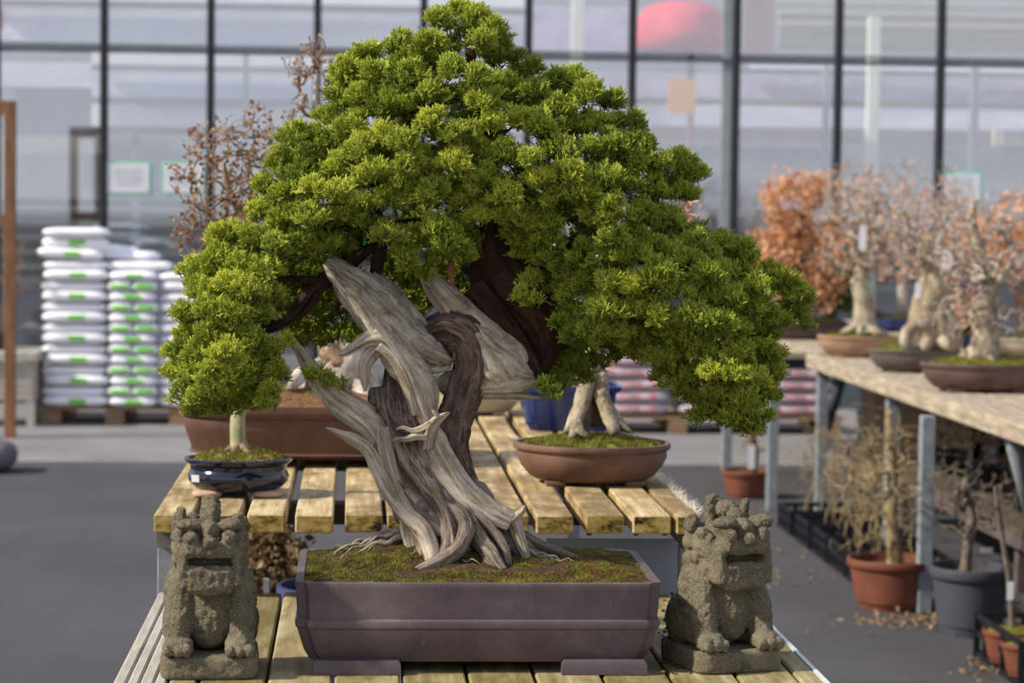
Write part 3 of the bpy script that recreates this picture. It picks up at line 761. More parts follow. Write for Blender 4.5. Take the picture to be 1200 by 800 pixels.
npmesh('moss',V,Fa,JM,jun,at)
# --- trunk
def fl(seed,a=.16,n1=5,n2=11):
    def f(th,L):
        g=noise.noise(Vector((math.cos(th)*2.6+seed,math.sin(th)*2.6,L*3.2))); g2=noise.noise(Vector((math.cos(th)*6+seed,math.sin(th)*6+9,L*5)))
        return 1-a*1.3*max(0,1-abs(g)*7)-a*.5*max(0,1-abs(g2)*6)+a*math.cos(n1*th+seed)*.6+a*.55*math.cos(n2*th+seed*2.3+1.2*math.sin(L*18+seed))+a*.7*noise.noise(Vector((math.cos(th)*1.6+seed,math.sin(th)*1.6,L*6)))
    return f
def limb(b,pts,a=.16,sides=40,tw=3.0,seed=0,ell=1.0,n1=5,n2=11,step=.006):
    b.tube([J(p[0],p[1],p[3] if len(p)>3 else 0) for p in pts],[p[2]*S0 for p in pts],sides,flute=fl(seed,a,n1,n2),tw=tw,step=step,ell=ell,seed=seed)
b=MB()
limb(b,[(458,452,22,.01),(462,490,26,.01),(474,535,29,0),(500,580,31,0),(528,615,28,-.01),(545,645,24,-.01)],.2,56,4,1)
limb(b,[(480,505,14,.0),(508,550,24,.01),(545,590,27,.01),(578,622,24,.01),(600,645,16,.02)],.22,48,4,2)
limb(b,[(470,560,18,.03),(490,600,26,.03),(505,640,28,.03)],.2,40,3,3)
limb(b,[(522,592,11,-.045),(541,606,10,-.06),(546,622,10,-.075),(536,644,9.5,-.09),(516,658,8.5,-.11),(494,668,7,-.13),(474,678,4,-.15)],.14,24,2,4)
limb(b,[(480,470,14,-.02),(482,520,15,-.03),(505,565,15,-.035),(522,600,12,-.05),(527,640,11,-.07),(512,662,8,-.09)],.2,30,5,5)
limb(b,[(540,590,14,-.03),(556,622,11,-.05),(572,645,10,-.08),(590,670,6,-.12)],.2,26,3,6)
limb(b,[(556,600,9,-.04),(578,622,7,-.05),(592,645,6,-.07),(597,668,3,-.09)],.15,18,3,7)
limb(b,[(548,598,16,.0),(578,618,16,.0),(604,640,14,-.01),(634,655,8,-.02),(668,662,3.5,-.03),(700,668,2,-.04)],.2,28,4,8)
limb(b,[(600,618,6,.03),(625,634,6,.03),(652,645,5,.02),(684,656,2,.01)],.1,16,2,9)
limb(b,[(505,600,12,-.02),(500,635,13,-.04),(498,655,9,-.06)],.2,24,3,10)
b.build('trunk',LIVE if False else wood_grain('grey_trunk_grain',[(.3,(38,31,27)),(.43,(104,90,80)),(.55,(154,140,126)),(.68,(198,188,174))],us=26,bump=1.0,dist=.007),jun)
b=MB() # live veins
limb(b,[(498,398,14,.02),(514,386,19,.01),(534,384,22,-.01),(550,396,23,-.015),(556,424,23,-.01),(546,458,22,0),(532,494,22,.01),(530,530,20,.02),(545,570,17,.03),(560,596,12,.03)],.14,40,2,21,n1=4,n2=13)
limb(b,[(461,425,11,.03),(463,455,17,.0),(466,485,19,-.015),(478,512,16,-.03),(492,540,13,-.03),(520,580,10,-.035)],.16,32,2,22,n1=4,n2=13)
b.build('live_vein',LIVE,jun)
b=MB() # silver deadwood, upper left slab
limb(b,[(382,306,5,-.02),(396,318,13,-.02),(420,340,19,-.02),(448,370,22,-.02),(478,398,23,-.02),(508,418,18,-.01),(528,424,8,.0)],.26,48,2,31,n1=4)
limb(b,[(404,330,9,-.03),(432,364,15,-.035),(456,396,20,-.035),(478,428,21,-.035),(494,455,18,-.03),(500,485,13,-.03),(504,508,8,-.03)],.24,44,2,32,n1=4)
limb(b,[(430,330,15,.01),(450,345,17,.01),(478,375,16,.01),(505,402,14,.01),(520,425,12,.01)],.2,30,2,33)
limb(b,[(434,326,13,0),(426,330,11,0),(420,340,6,0)],.1,20,2,34)
limb(b,[(395,310,6,-.01),(391,300,4,-.01),(386,303,1.5,-.01)],.2,12,2,35)
b.build('deadwood_slab',DEAD,jun,sharp=None)['label']='silver grey deadwood slab rising to the upper left'
b=MB() # pale snag strand with its hooked tip
limb(b,[(397,416,2,-.05),(408,412,5,-.05),(424,402,7,-.05),(440,396,9,-.05),(458,404,9,-.05),(472,425,9,-.05),(484,450,9,-.05),(492,475,9,-.05),(500,495,8,-.05)],.24,26,1,41)
limb(b,[(428,458,2,-.045),(428,440,6,-.045),(430,424,9,-.045),(442,410,9,-.045),(458,404,6,-.045)],.3,22,1,42)
limb(b,[(444,404,7,-.055),(462,420,7,-.055),(478,452,7,-.055),(488,486,6,-.055)],.3,20,1,43)
limb(b,[(527,483,1.2,-.07),(519,488,4,-.07),(509,497,6,-.068),(504,510,7,-.06),(500,526,7,-.055)],.3,18,1,44)
limb(b,[(505,497,5,-.066),(494,503,4.5,-.064),(483,505,3.5,-.062),(472,501,2.5,-.062),(464,503,1,-.06)],.3,16,1,47)
limb(b,[(515,490,3,-.07),(509,484,2,-.072),(506,480,.8,-.072)],.3,10,1,48)
limb(b,[(500,512,4.5,-.064),(488,511,4,-.064),(476,515,3,-.064),(466,514,2,-.064),(459,517,.8,-.064)],.3,14,1,46)
b.build('deadwood_snag',DEADP,jun)['label']='pale hooked deadwood snag'
b=MB() # cream plank in the middle, ending in a knob
limb(b,[(500,494,9,-.035),(508,520,16,-.03),(524,550,16,-.03),(548,580,14,-.035),(575,600,13,-.035),(598,612,11,-.035)],.2,34,1,51,n1=3)
limb(b,[(586,600,10,-.03),(602,610,10,-.03),(607,622,7.5,-.035),(613,640,6,-.04),(619,656,4,-.05)],.2,20,1,52)
limb(b,[(600,608,7,-.035),(612,598,4,-.035),(615,592,1.5,-.035)],.3,14,1,53)
limb(b,[(450,500,8,-.03),(452,530,8,-.035),(462,560,7,-.035),(478,590,6,-.035),(500,620,5,-.04)],.3,20,1,54)
limb(b,[(478,585,13,.0),(484,615,15,.0),(488,642,13,-.01)],.2,24,1,55)
b.build('deadwood_plank',DEADP,jun)
b=MB() # lower left limb and the long spike
limb(b,[(346,402,2,-.0),(354,414,7,0),(366,434,10,0),(382,454,14,0),(404,472,17,0),(432,494,18,0),(452,522,15,0),(462,550,11,0),(472,580,7,0)],.2,34,1,61,n1=3)
limb(b,[(366,436,7,.005),(356,418,5,.01),(345,395,1,.01)],.2,12,1,62)
limb(b,[(382,501,1.2,-.06),(396,507,4,-.055),(414,515,7,-.05),(430,527,8,-.045),(441,548,8,-.04),(455,575,8.5,-.04),(474,600,9.5,-.04),(494,620,11,-.05),(504,642,10,-.06),(507,662,8,-.08)],.16,24,1,63,n1=3)
limb(b,[(428,526,3,-.05),(421,516,3,-.05),(416,510,.8,-.05)],.2,10,1,64)
b.build('deadwood_limb',DEADP,jun)
b=MB() # fat pale curl on the right
limb(b,[(498,322,9,.03),(518,345,17,.02),(543,373,23,.01),(568,401,30,0),(588,424,36,0),(597,437,32,0),(603,444,18,0),(606,447,3,0)],.07,64,1,71,n1=3,n2=17)
limb(b,[(512,450,3,.03),(522,450,15,.03),(546,449,20,.02),(572,443,26,.01),(594,440,29,0),(610,441,25,0),(621,442,17,0),(628,443,9,0),(632,442,3.5,0),(638,439,1,-.01)],.07,64,1,72,n1=3,n2=17)
limb(b,[(592,462,5,-.02),(612,465,4,-.02),(630,466,2,-.02),(636,465,.6,-.02)],.2,12,1,73)
b.build('deadwood_curl',DEADP,jun)['label']='fat pale deadwood curl on the right of the trunk'
b=MB() # living upper trunk
limb(b,[(618,440,10,.03),(632,420,18,.04),(634,392,26,.05),(616,360,36,.05),(592,330,38,.05),(578,300,34,.06),(572,262,30,.07),(565,220,24,.08),(560,170,18,.08),(556,120,12,.08),(552,70,7,.08),(548,30,3,.08)],.12,40,2,81,n1=4,n2=13,step=.01)
limb(b,[(634,444,5,-.015),(620,420,9,-.01),(602,392,10,-.005),(580,364,12,0),(556,335,14,.01)],.2,20,2,82)
limb(b,[(596,315,26,.05),(650,300,22,.06),(700,290,16,.05),(760,300,12,.03),(830,340,7,0)],.12,24,2,83,step=.012)
limb(b,[(570,300,22,.05),(520,275,18,.06),(450,275,15,.05),(430,285,13,.02),(400,315,11,.02),(368,340,10,.0),(345,368,7,-.01),(320,384,5,-.02),(290,392,4,-.02)],.15,24,2,84,step=.012)
limb(b,[(432,262,10,0),(418,290,9,-.005),(408,310,8,0)],.15,20,2,85)
limb(b,[(440,250,8,.0),(446,285,8,.0),(440,320,6,.01)],.15,20,2,88)
limb(b,[(405,335,7,.01),(370,330,6,.0),(340,325,4,0),(300,320,3,0)],.15,14,2,86)
limb(b,[(372,345,4,-.02),(362,362,4,-.02),(350,372,3,-.02),(330,378,2,-.02)],.15,12,2,87)
b.build('upper_trunk',RBARK,jun)['label']='dark shaggy reddish bark of the living upper trunk'
b=MB(); b.tube([J(428,276,-.02),J(427,287,-.02)],[2.2*S0,2.2*S0],8); b.build('green_wire_sleeve',plain('green_plastic',(40,170,96),.5),jun)
b=MB(); limb(b,[(530,298,3,-.0),(528,316,4,-.0),(531,334,2,-.0)],.2,10,1,91); b.build('peeling_bark',plain('orange_inner_bark',(168,112,78),.8),jun)
# surface roots
b=MB(); rg=random.Random(5)
def root(px,py,ang,L,r,b=b):
    p=atZ(px,py,ZS+.02); d=Vector((math.cos(ang),math.sin(ang),0)); pts=[];rs=[];n=int(L/.008)+2
    for i in range(n):
        t=i/(n-1); z=soil_h(p.x,p.y)+.004+r*.8*(1-t)+.004*math.sin(i*.9+ang*3)-(.004 if t>.9 else 0)
        pts.append((p.x,p.y,z)); rs.append(r*(1-t*.85))
        a=ang+.8*noise.noise(Vector((i*.22,ang*5,px*.1))); p=p+Vector((math.cos(a),math.sin(a)*.8,0))*.008
    b.tube(pts,rs,8,rough=.2)
for k in range(34): root(482+rg.uniform(-8,14),rg.uniform(622,652),PI+rg.uniform(-.45,.6),rg.uniform(.07,.19),rg.uniform(.003,.0095))
for k in range(12): root(rg.uniform(500,560),rg.uniform(648,660),-PI/2+rg.uniform(-1,1),rg.uniform(.03,.08),rg.uniform(.0015,.004))
for k in range(14): root(rg.uniform(580,610),rg.uniform(640,655),rg.uniform(-.6,.5),rg.uniform(.05,.14),rg.uniform(.0018,.005))
b.build('surface_roots',DEAD,jun)
# --- foliage clumps: (px,py,tone: yellow growth plus painted-in brightness of lit pads)
CL="""515 26 5,559 20 6,538 14 6,580 38 3,466 55 5,502 58 5,564 55 4,592 60 3,430 70 5,408 88 5,437 88 5,482 88 4,530 84 3,558 92 5,398 110 5,425 112 6,463 120 4,505 112 4,590 104 3,618 84 3,645 100 2,672 96 3,
385 140 5,437 134 5,508 143 8,567 120 6,622 112 3,652 130 4,692 112 4,715 120 3,343 164 5,372 166 5,410 158 5,443 162 8,478 170 4,540 160 4,575 150 7,605 142 8,632 150 5,668 150 4,704 148 4,735 145 3,742 166 3,
330 196 5,359 186 5,395 195 7,437 208 8,420 180 5,473 195 4,499 201 6,531 192 8,560 180 4,594 182 4,622 192 5,656 178 4,690 176 4,720 180 3,745 190 4,770 195 3,797 190 4,812 210 4,
310 222 5,336 232 5,369 224 8,400 228 6,424 240 5,455 232 4,476 221 4,510 228 4,547 236 8,570 212 4,590 228 9,635 210 10,665 205 5,680 228 4,651 234 6,710 212 4,740 215 5,768 222 5,795 226 4,
304 250 7,336 260 5,368 255 5,398 252 5,430 262 3,265 275 8,294 282 6,322 290 3,350 284 3,382 284 7,456 278 5,489 284 5,508 268 4,530 262 4,557 256 8,590 255 8,602 280 4,651 262 4,640 285 3,690 258 4,720 250 4,752 250 4,781 258 4,716 278 3,750 280 4,
232 316 8,258 304 6,284 312 5,313 322 6,271 336 9,297 343 6,245 343 6,225 335 5,320 350 3,225 366 6,248 368 5,275 366 4,300 372 3,219 388 8,245 392 5,209 412 7,235 414 6,265 418 9,290 400 3,304 418 4,206 436 6,228 438 5,250 440 7,275 444 5,300 440 4,318 436 3,222 460 4,245 464 5,271 462 5,300 458 3,236 480 3,262 478 3,282 472 3,
612 305 11,619 331 9,645 305 3,667 318 3,690 300 3,706 308 4,739 298 4,765 290 4,788 290 9,815 285 4,846 285 4,868 295 3,830 305 4,807 308 4,646 335 3,670 345 3,690 335 4,713 334 8,745 337 7,768 330 4,797 340 5,775 318 4,826 328 4,846 324 4,872 322 4,901 321 4,918 334 5,936 352 4,888 342 4,
667 372 3,690 362 4,710 362 6,735 362 4,762 362 5,778 372 5,810 368 4,833 352 4,853 356 4,879 360 4,911 376 4,932 374 4,895 392 4,862 390 4,838 385 3,817 396 3,790 396 4,752 392 4,726 389 6,700 386 4,752 414 3,775 420 4,800 422 4,826 412 5,862 412 5,895 412 5,
797 446 4,820 438 5,840 432 8,862 435 8,884 446 8,902 440 5,840 461 5,868 465 5,898 462 4,784 440 3,823 484 4,845 488 3,865 486 4,884 484 4,808 466 3,874 498 3,
645 392 1,672 402 1,650 420 1,668 430 1,640 372 0,656 448 1,610 262 4,560 286 3,525 285 3,470 300 2"""
CLUMPS=[tuple(map(float,q.split())) for q in CL.replace('\n','').split(',') if q.strip()]
OUT=[(545,0),(600,25),(620,70),(700,85),(745,130),(755,160),(800,172),(832,212),(805,240),(860,262),(885,290),(930,315),(950,352),(940,390),(915,410),(920,455),(895,500),(865,512),(830,495),(790,455),(735,425),(690,440),(640,470),(630,400),(640,330),(560,300),(440,310),(360,330),(330,400),(325,455),(285,485),(235,490),(195,450),(195,400),(208,370),(212,310),(245,295),(250,270),(290,255),(300,205),(325,160),(380,130),(385,100),(400,75),(470,45),(500,15)]
O=np.array(OUT,float)
def edist(p):
    best=1e9
    for i in range(len(O)):
        a=O[i];c=O[(i+1)%len(O)];d=c-a;t_=max(0,min(1,np.dot(p-a,d)/np.dot(d,d))); best=min(best,np.linalg.norm(p-(a+d*t_)))
    return best
def inside(p):
    ins_=False
    for i in range(len(O)):
        a=O[i];c=O[(i+1)%len(O)]
        if (a[1]>p[1])!=(c[1]>p[1]) and p[0]<(c[0]-a[0])*(p[1]-a[1])/(c[1]-a[1])+a[0]: ins_=not ins_
    return ins_
rg=np.random.RandomState(21); items=[]   # (centre, radius m, tone, nspray)
BR_T=[]
for i,(px,py,yy) in enumerate(CLUMPS):
    e_=edist(np.array([px,py])); dy=.06-.27*(1-math.exp(-e_/70))+rg.normal(0,.02)
    if 430<px<560 and py>262: dy=-.10+rg.normal(0,.02)
    if yy<2: dy=.10
    r=rg.uniform(19,26)*S0
    if py<35: r*=.85
    c_=J(px,py,dy); items.append((c_,r,yy,int(150*(r/(20*S0))**2))); BR_T.append(c_+Vector((0,.02,-.01)))
for k in range(4600):
    p=np.array([rg.uniform(195,950),rg.uniform(5,505)])
    if len(items)>len(CLUMPS)+330: break
    if not inside(p): continue
    e_=edist(p)
    if e_<24: continue
    back=rg.rand()<.45
    dy=(.05+.24*(1-math.exp(-e_/70))) if back else rg.uniform(-.10,.08)*(1-math.exp(-e_/50))
    if not back and 440<p[0]<650 and p[1]>250: dy=.14
    r=rg.uniform(20,28)*S0; c_=J(p[0],p[1],dy); items.append((c_,r,2.0 if back else .5,85)); BR_T.append(c_)  # fillers toned dark, painting shade into the gaps between pads
# hanging foliage behind the trunk, darkened to paint in shade
for (px,py) in ((330,340),(345,375),(360,385),(375,365),(395,350),(410,345),(350,400),(415,330),(365,325),(390,325),(335,385),(378,392),(500,330),(520,335),(480,342),(466,326),(505,347),(540,318),(548,340),(455,312),(530,350),(395,372),(415,362),(405,392),(385,400),(490,335),(492,362),(505,350),(478,322),(440,300),(520,320),(660,425),(690,400),(712,395),(735,395),(700,425),(680,440),(668,405),(720,418),(640,440),(652,455),(328,300),(345,318),(362,305),(325,325),(342,337),(378,318),(350,352),(332,366),(345,350),(360,320),(415,400),(640,350),(655,375),(635,410),(350,300),(380,345),(430,345)):
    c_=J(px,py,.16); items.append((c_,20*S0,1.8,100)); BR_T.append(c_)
# loose sprigs
for (px,py,yy,n) in ((505,305,5,90),(522,297,5,100),(545,300,3,90),(480,310,5,70),(500,322,4,40),(318,455,5,110),(326,432,5,90),(322,405,5,90),(310,472,4,90),(335,400,7,38),(322,412,5,34),(372,436,4,40),(385,446,3,30),(360,440,3,24),(468,300,4,45),(610,345,8,30),(625,352,7,24),(648,462,2,24),(640,452,1,24),(404,452,2,14),(318,470,3,30),(694,402,5,26),(725,400,6,30)):
    items.append((J(px,py,-.05),13*S0,yy,n))
# spray templates
def spray_template(rg):
    strands=[]
    def rec(p,d,L,lv,sd):
        q=p+d*L; strands.append((p,q,lv))
        if lv>=2:return
        nb=4 if lv==0 else 3
        for k in range(nb):
            t_=.25+.75*(k+1)/nb; side=1 if k%2 else -1
            dd=d+sd*side*rg.uniform(.45,.8)+rg.normal(0,.16,3); dd/=np.linalg.norm(dd)
            rec(p+d*L*t_,dd,L*rg.uniform(.5,.7)*(1-.15*t_),lv+1,sd)
    rec(np.array([0,0,0.]),np.array([0,0,1.]),.55,0,np.array([1.,0,0]))
    V=[];A=[];Fc=[]
    for p,q,lv in strands:
        d=q-p; d/=np.linalg.norm(d); a=np.cross(d,[.3,.9,.2]); a/=np.linalg.norm(a); b_=np.cross(d,a)
        r1=.042;base=len(V)
        for k in range(3):
            th=2*PI*k/3; V.append(p+a*math.cos(th)*r1+b_*math.sin(th)*r1); A.append(pp_t(p))
        V.append(q+d*.05); A.append(min(1,pp_t(q)+.1))
        for k in range(3): Fc.append((base+k,base+(k+1)%3,base+3))
    return np.array(V),np.array(Fc),np.array(A)
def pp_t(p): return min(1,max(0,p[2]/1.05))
TP=[spray_template(rg) for _ in range(14)]
Vs=[];Fs=[];As=[];base=0
for (c_,r,yy,n) in items:
    c_=np.array(c_); nsub=9
    sub=rg.normal(0,1,(nsub,3)); sub/=np.linalg.norm(sub,axis=1)[:,None]; sub[:,2]=np.abs(sub[:,2])*1.25-.5; sub[:,1]-=.25
    subc=c_+sub*r*.62; subr=r*rg.uniform(.42,.62,nsub); suby=rg.normal(0,.8,nsub)
    w=rg.randint(0,nsub,n); nn=rg.normal(0,1,(n,3)); nn/=np.linalg.norm(nn,axis=1)[:,None]; nn[:,2]=np.where(nn[:,2]<-.3,-nn[:,2],nn[:,2])
    rad_=rg.uniform(.45,1,n)
    pos=subc[w]+nn*(subr[w]*rad_)[:,None]
    outw=pos-c_; outw/=np.linalg.norm(outw,axis=1)[:,None]+1e-9
    d=nn*.55+outw*.6+np.array([-.05,-.1,.55])+rg.normal(0,.28,(n,3)); d/=np.linalg.norm(d,axis=1)[:,None]
    s_=np.cross(d,rg.normal(0,1,(n,3))); s_/=np.linalg.norm(s_,axis=1)[:,None]; t3=np.cross(d,s_)
    L=rg.uniform(.020,.034,n); pos=pos-d*(L*.6)[:,None]
    which=rg.randint(0,len(TP),n)
    fresh_lit=np.clip(.08+.085*yy+.06*suby[w]+.22*(rad_-.7)+rg.normal(0,.12,n)+.12*outw[:,2],0,1)  # new growth, plus light painted onto outer and upper sprays
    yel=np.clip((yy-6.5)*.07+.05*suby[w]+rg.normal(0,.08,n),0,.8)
    for ti in range(len(TP)):
        idx=np.nonzero(which==ti)[0]
        if not len(idx):continue
        TV,TF,TA=TP[ti]
        Rm=np.stack([s_[idx],t3[idx],d[idx]],2)*L[idx][:,None,None]
        VV=np.einsum('nij,vj->nvi',Rm,TV)+pos[idx][:,None,:]
        m_=len(TV); Vs.append(VV.reshape(-1,3)); off=base+np.arange(len(idx))*m_
        Fs.append((TF[None,:,:]+off[:,None,None]).reshape(-1,3)); base+=len(idx)*m_
        A=np.ones((len(idx),m_,4)); A[:,:,0]=TA[None,:]; A[:,:,1]=fresh_lit[idx][:,None]; A[:,:,2]=yel[idx][:,None]*TA[None,:]; As.append(A.reshape(-1,4))
V=np.concatenate(Vs);Fa=np.concatenate(Fs);A=np.concatenate(As)
print('foliage tris',len(Fa))
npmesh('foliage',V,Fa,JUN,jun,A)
# branches towards every clump
tk=[(J(a,b_,d),r*S0) for a,b_,r,d in ((634,400,20,.06),(600,340,26,.06),(578,300,24,.06),(650,300,18,.06),(700,290,13,.05),(760,300,9,.04),(830,345,6,.03))]
tk2=[(J(a,b_,d),r*S0) for a,b_,r,d in ((590,320,20,.06),(572,262,18,.07),(565,220,14,.08),(560,170,10,.08),(556,120,7,.08),(552,70,4,.08))]
tk3=[(J(a,b_,d),r*S0) for a,b_,r,d in ((570,300,14,.05),(520,275,12,.06),(450,275,10,.05),(418,300,9,.02),(368,340,8,0),(345,368,6,-.01),(320,384,4,-.01))]
b=MB()
for q,tkk in enumerate((tk,tk2,tk3)):
    T_=[]
    for i in range(len(tkk)-1):
        for k in range(4): T_.append((tkk[i][0].lerp(tkk[i+1][0],k/4),tkk[i][1]))
    mine=[c_ for c_ in BR_T if min(range(3),key=lambda z:min((c_-p).length for p,_ in (tk,tk2,tk3)[z]))==q]
    ch,_,_,_=grow(T_[-1:]+T_ if False else T_,mine,.018,.28,.0011,q,.5)
    for p,r in ch: b.tube(p,r,6,cap=False)
b.build('branches',RBARK,jun)
# small blue-grey berries
BERRY=plain('bloomed_berry',(150,164,190),.6)
for (px,py) in((497,292),(650,287),(700,300),(560,262),(760,268)): b=MB(); b.ell(J(px,py,-.17),(.003,.003,.003),8,6); b.build('berry',BERRY,jun)
# ------------------------------------------------------------------ stone lions
t=NT('rough_granite'); v=t.coord('Object'); f=t.noise(v,14,6,.7); g=t.noise(v,420,3,.7)
c=t.ramp(f,[(.3,(80,73,58)),(.5,(114,106,87)),(.7,(144,134,112))]); c=t.mix(t.math('MULTIPLY',t.ramp(g,[(.45,(0,0,0,1)),(.65,(1,1,1,1))]),.6),c,(196,186,160))
li=t.ramp(t.noise(v,34,4),[(.58,(0,0,0,1)),(.7,(1,1,1,1))]); c=t.mix(t.math('MULTIPLY',li,.5),c,(60,56,46))
t.bump(t.noise(v,300,5,.8),1.0,.007); STONE=t.out(c,.95,0,.15)
def remesh(b,voxel,disp,seed,mat,name,parent,mtx):
    me=bpy.data.meshes.new('tmp'); me.from_pydata([tuple(v_) for v_ in b.V],[],b.F); o=bpy.data.objects.new('tmp',me); col.objects.link(o)
    md=o.modifiers.new('r','REMESH'); md.mode='VOXEL'; md.voxel_size=voxel
    sm=o.modifiers.new('s','SMOOTH'); sm.factor=.5; sm.iterations=2
    dg=bpy.context.evaluated_depsgraph_get(); dg.update(); ev=o.evaluated_get(dg); nm=bpy.data.meshes.new_from_object(ev)
    bpy.data.objects.remove(o)
    n=len(nm.vertices); co=np.zeros(n*3,dtype=np.float32); nm.vertices.foreach_get('co',co); co=co.reshape(-1,3)
    no=np.zeros(n*3,dtype=np.float32); nm.vertices.foreach_get('normal',no); no=no.reshape(-1,3)
    d=np.array([noise.noise(Vector(p)*38+Vector((seed,0,0)))*1.0+noise.noise(Vector(p)*95+Vector((seed,0,0)))*.8+noise.noise(Vector(p)*220)*.5 for p in co.tolist()])
    co=co+no*(d*disp)[:,None]; nm.vertices.foreach_set('co',co.astype(np.float32).ravel())
    nm.name=name; nm.materials.clear(); nm.materials.append(mat); nm.polygons.foreach_set('use_smooth',np.ones(len(nm.polygons),dtype=bool)); nm.update()
    r=bpy.data.objects.new(name,nm); col.objects.link(r); r.parent=parent; ORG[r.name]=worg(parent); return r
def lion(loc,rz,hyaw,label,seed,ears,bw=.176,bd=.20,lean=0):
    ro=empty('stone_lion',loc,label,'statue','carved stone guardian lions'); ro.rotation_euler=(0,0,rz)
    b=MB(); o=outline('rect',48); r1=[]
    for f,z in((.97,0),(1,.006),(1,.034),(.975,.04)): r1.append([(bw/2*f*x,bd/2*f*y,z) for x,y in o])
    b.loft(r1,True,True); base=remesh(b,.003,.0016,seed,STONE,'base',ro,None)
    b=MB(); E=b.ell; rg=random.Random(seed)
    for s in(-1,1):
        E((s*.056,.045,.080),(.033,.05,.050)); E((s*.052,.01,.15),(.028,.04,.045)); E((s*.05,.0,.058),(.026,.035,.022)); E((s*.05,.07,.055),(.026,.03,.024))
        b.tube([(s*.040,-.015,.175),(s*.054,-.03,.13),(s*.058,-.048,.09),(s*.056,-.062,.055)],[.03,.027,.024,.023],14)
        E((s*.055,-.072,.056),(.027,.03,.018),e1=.8)
        for k in(-1,0,1): E((s*.055+k*.017,-.094,.052),(.010,.014,.012))
        for k in range(5): E((s*(.058+.006*math.sin(k)),.005+.0*k,.17-.022*k),(.022,.03,.018))
        for k in range(4): E((s*.064,-.02+.022*k,.135-.01*k),(.012,.02,.02))
    E((0,.03,.11),(.062,.062,.08)); E((0,-.018,.125),(.05,.040,.070)); E((0,-.03,.10),(.042,.032,.055)); E((0,.045,.17),(.05,.045,.05))
    # tail plume
    for k in range(4): E((.012*math.sin(k*2),.082-.004*k,.08+.034*k),(.02,.016,.024))
    M=Matrix.Rotation(hyaw,3,'Z')*1.1; hc=Vector((0,-.015,.198))
    def H(p): return M@(Vector(p)*1.0)+hc
    def HB(c,d,bev=.006):
        k=len(b.V); b.box((0,0,0),d,bev=bev)
        b.V[k:]=[tuple(M@(Vector(q)+Vector(c))+hc) for q in b.V[k:]]
    HB((0,.008,.012),(.108,.10,.095),.018)     # skull
    HB((0,-.058,.0335),(.088,.052,.027),.008)    # upper jaw
    HB((0,-.054,-.017),(.080,.050,.046),.008)  # lower jaw / beard
    HB((0,-.036,.0),(.072,.02,.03),.003)
    for s in(-1,1):
        HB((s*.043,-.052,.0),(.013,.05,.06),.004)
        E(H((s*.031,-.074,.052)),(.014,.013,.013)); E(H((s*.033,-.058,.072)),(.024,.02,.012)); E(H((s*.046,-.01,.03)),(.016,.04,.03))
        for k in range(5): E(H((s*.053,.0+.012*k-.02,.05-.022*k)),(.012,.016,.014))
        for k in range(4): E(H((s*.05,.03,.06-.03*k)),(.016,.02,.018))
    E(H((0,-.086,.048)),(.014,.013,.012)); E(H((0,-.06,.062)),(.018,.02,.02))
    for k in range(5): E(H((0,-.035+.02*k,.078+.006*math.sin(k*1.5)+.004*k)),(.018,.015,.018))
    for k,(ex,ey,h_,r_) in enumerate(ears): b.tube([H((ex,ey,.035)),H((ex*1.02,ey,.035+h_))],[r_,r_*.62],12)
    for k in range(26):
        a=rg.uniform(0,2*PI); E(H((.05*math.cos(a),.035+.02*abs(math.sin(a)),rg.uniform(-.05,.07))),(.013,.013,.013))
    body=remesh(b,.0024,.0030,seed+3,STONE,'lion_body',ro,None)
    return ro
ll=atZ(242,797,ZL); lr=atZ(856,790,ZL)
lion((ll.x,ll.y+.10,ZL),R(2),R(1),'grey stone lion statue left of the juniper pot, with two short ears',2,((-.047,-.03,.062,.014),(.045,-.03,.052,.018)))
lion((lr.x-.003,lr.y+.105,ZL),R(17),R(2),'grey stone lion statue right of the juniper pot, turned slightly outward',9,((-.02,.02,.075,.014),(.04,.01,.068,.012)))
# crumbs of soil beside the pot
b=MB(); rg=random.Random(8)
for k in range(160):
    p=atZ(rg.gauss(793,9),rg.gauss(752,20),ZL); s=rg.uniform(.002,.006); b.ell((p.x,p.y,ZL+s*.5),(s,s*.9,s*.6),6,4)
tag(b.build('soil_crumbs',SOIL),'dark soil crumbs scattered between the juniper pot and the right lion','soil',kind='stuff')
# ------------------------------------------------------------------ other bonsai on the upper bench
NAVY=mottled('navy_glaze',(12,14,28),(26,30,58),16,.12,.1,.002,.7); BROWN=mottled('red_brown_clay',(76,52,42),(104,74,60),9,.55,.15,.002,.35)
BROWN2=mottled('warm_brown_clay',(88,64,54),(122,94,80),12,.6,.15,.002,.3); BLUE=mottled('cobalt_glaze',(20,36,86),(36,58,118),12,.15,.05,.001,.6)
CREAM=mottled('cream_glaze',(150,140,118),(178,168,146),8,.35,.05,.001,.5); TANC=mottled('tan_clay',(142,112,92),(170,138,114),8,.6,.1)
GREYC=mottled('grey_brown_clay',(78,70,68),(104,94,90),10,.6,.15); DARKC=mottled('dark_umber_clay',(76,58,54),(104,84,78),10,.55,.15)
TERRA=mottled('terracotta',(98,56,42),(124,74,56),8,.6,.1); DGREY=plain('dark_grey_plastic',(70,72,80),.5); BLK=plain('black_plastic',(26,28,34),.45)
def bons(name,label,c,rx,ry,h,mat,kind='oval',prof='bowl',cat='bonsai',mound=.02,smat=SOIL,feet=True,moss=0,group=None,flute=0,wall=.012,L=.008):
    ro=empty(name,c,label,cat,group); pot(ro,c,rx,ry,h,mat,kind,prof,wall,feet,flute); z=c[2]+h*.9
    soil(ro,c,rx*.965-wall,ry*.965-wall,z,smat,mound,kind)
    if moss: moss_tufts(ro,c,rx*.93-wall,ry*.93-wall,z+.001,mound,moss,L,int(abs(c[0]*100))+3)
    return ro
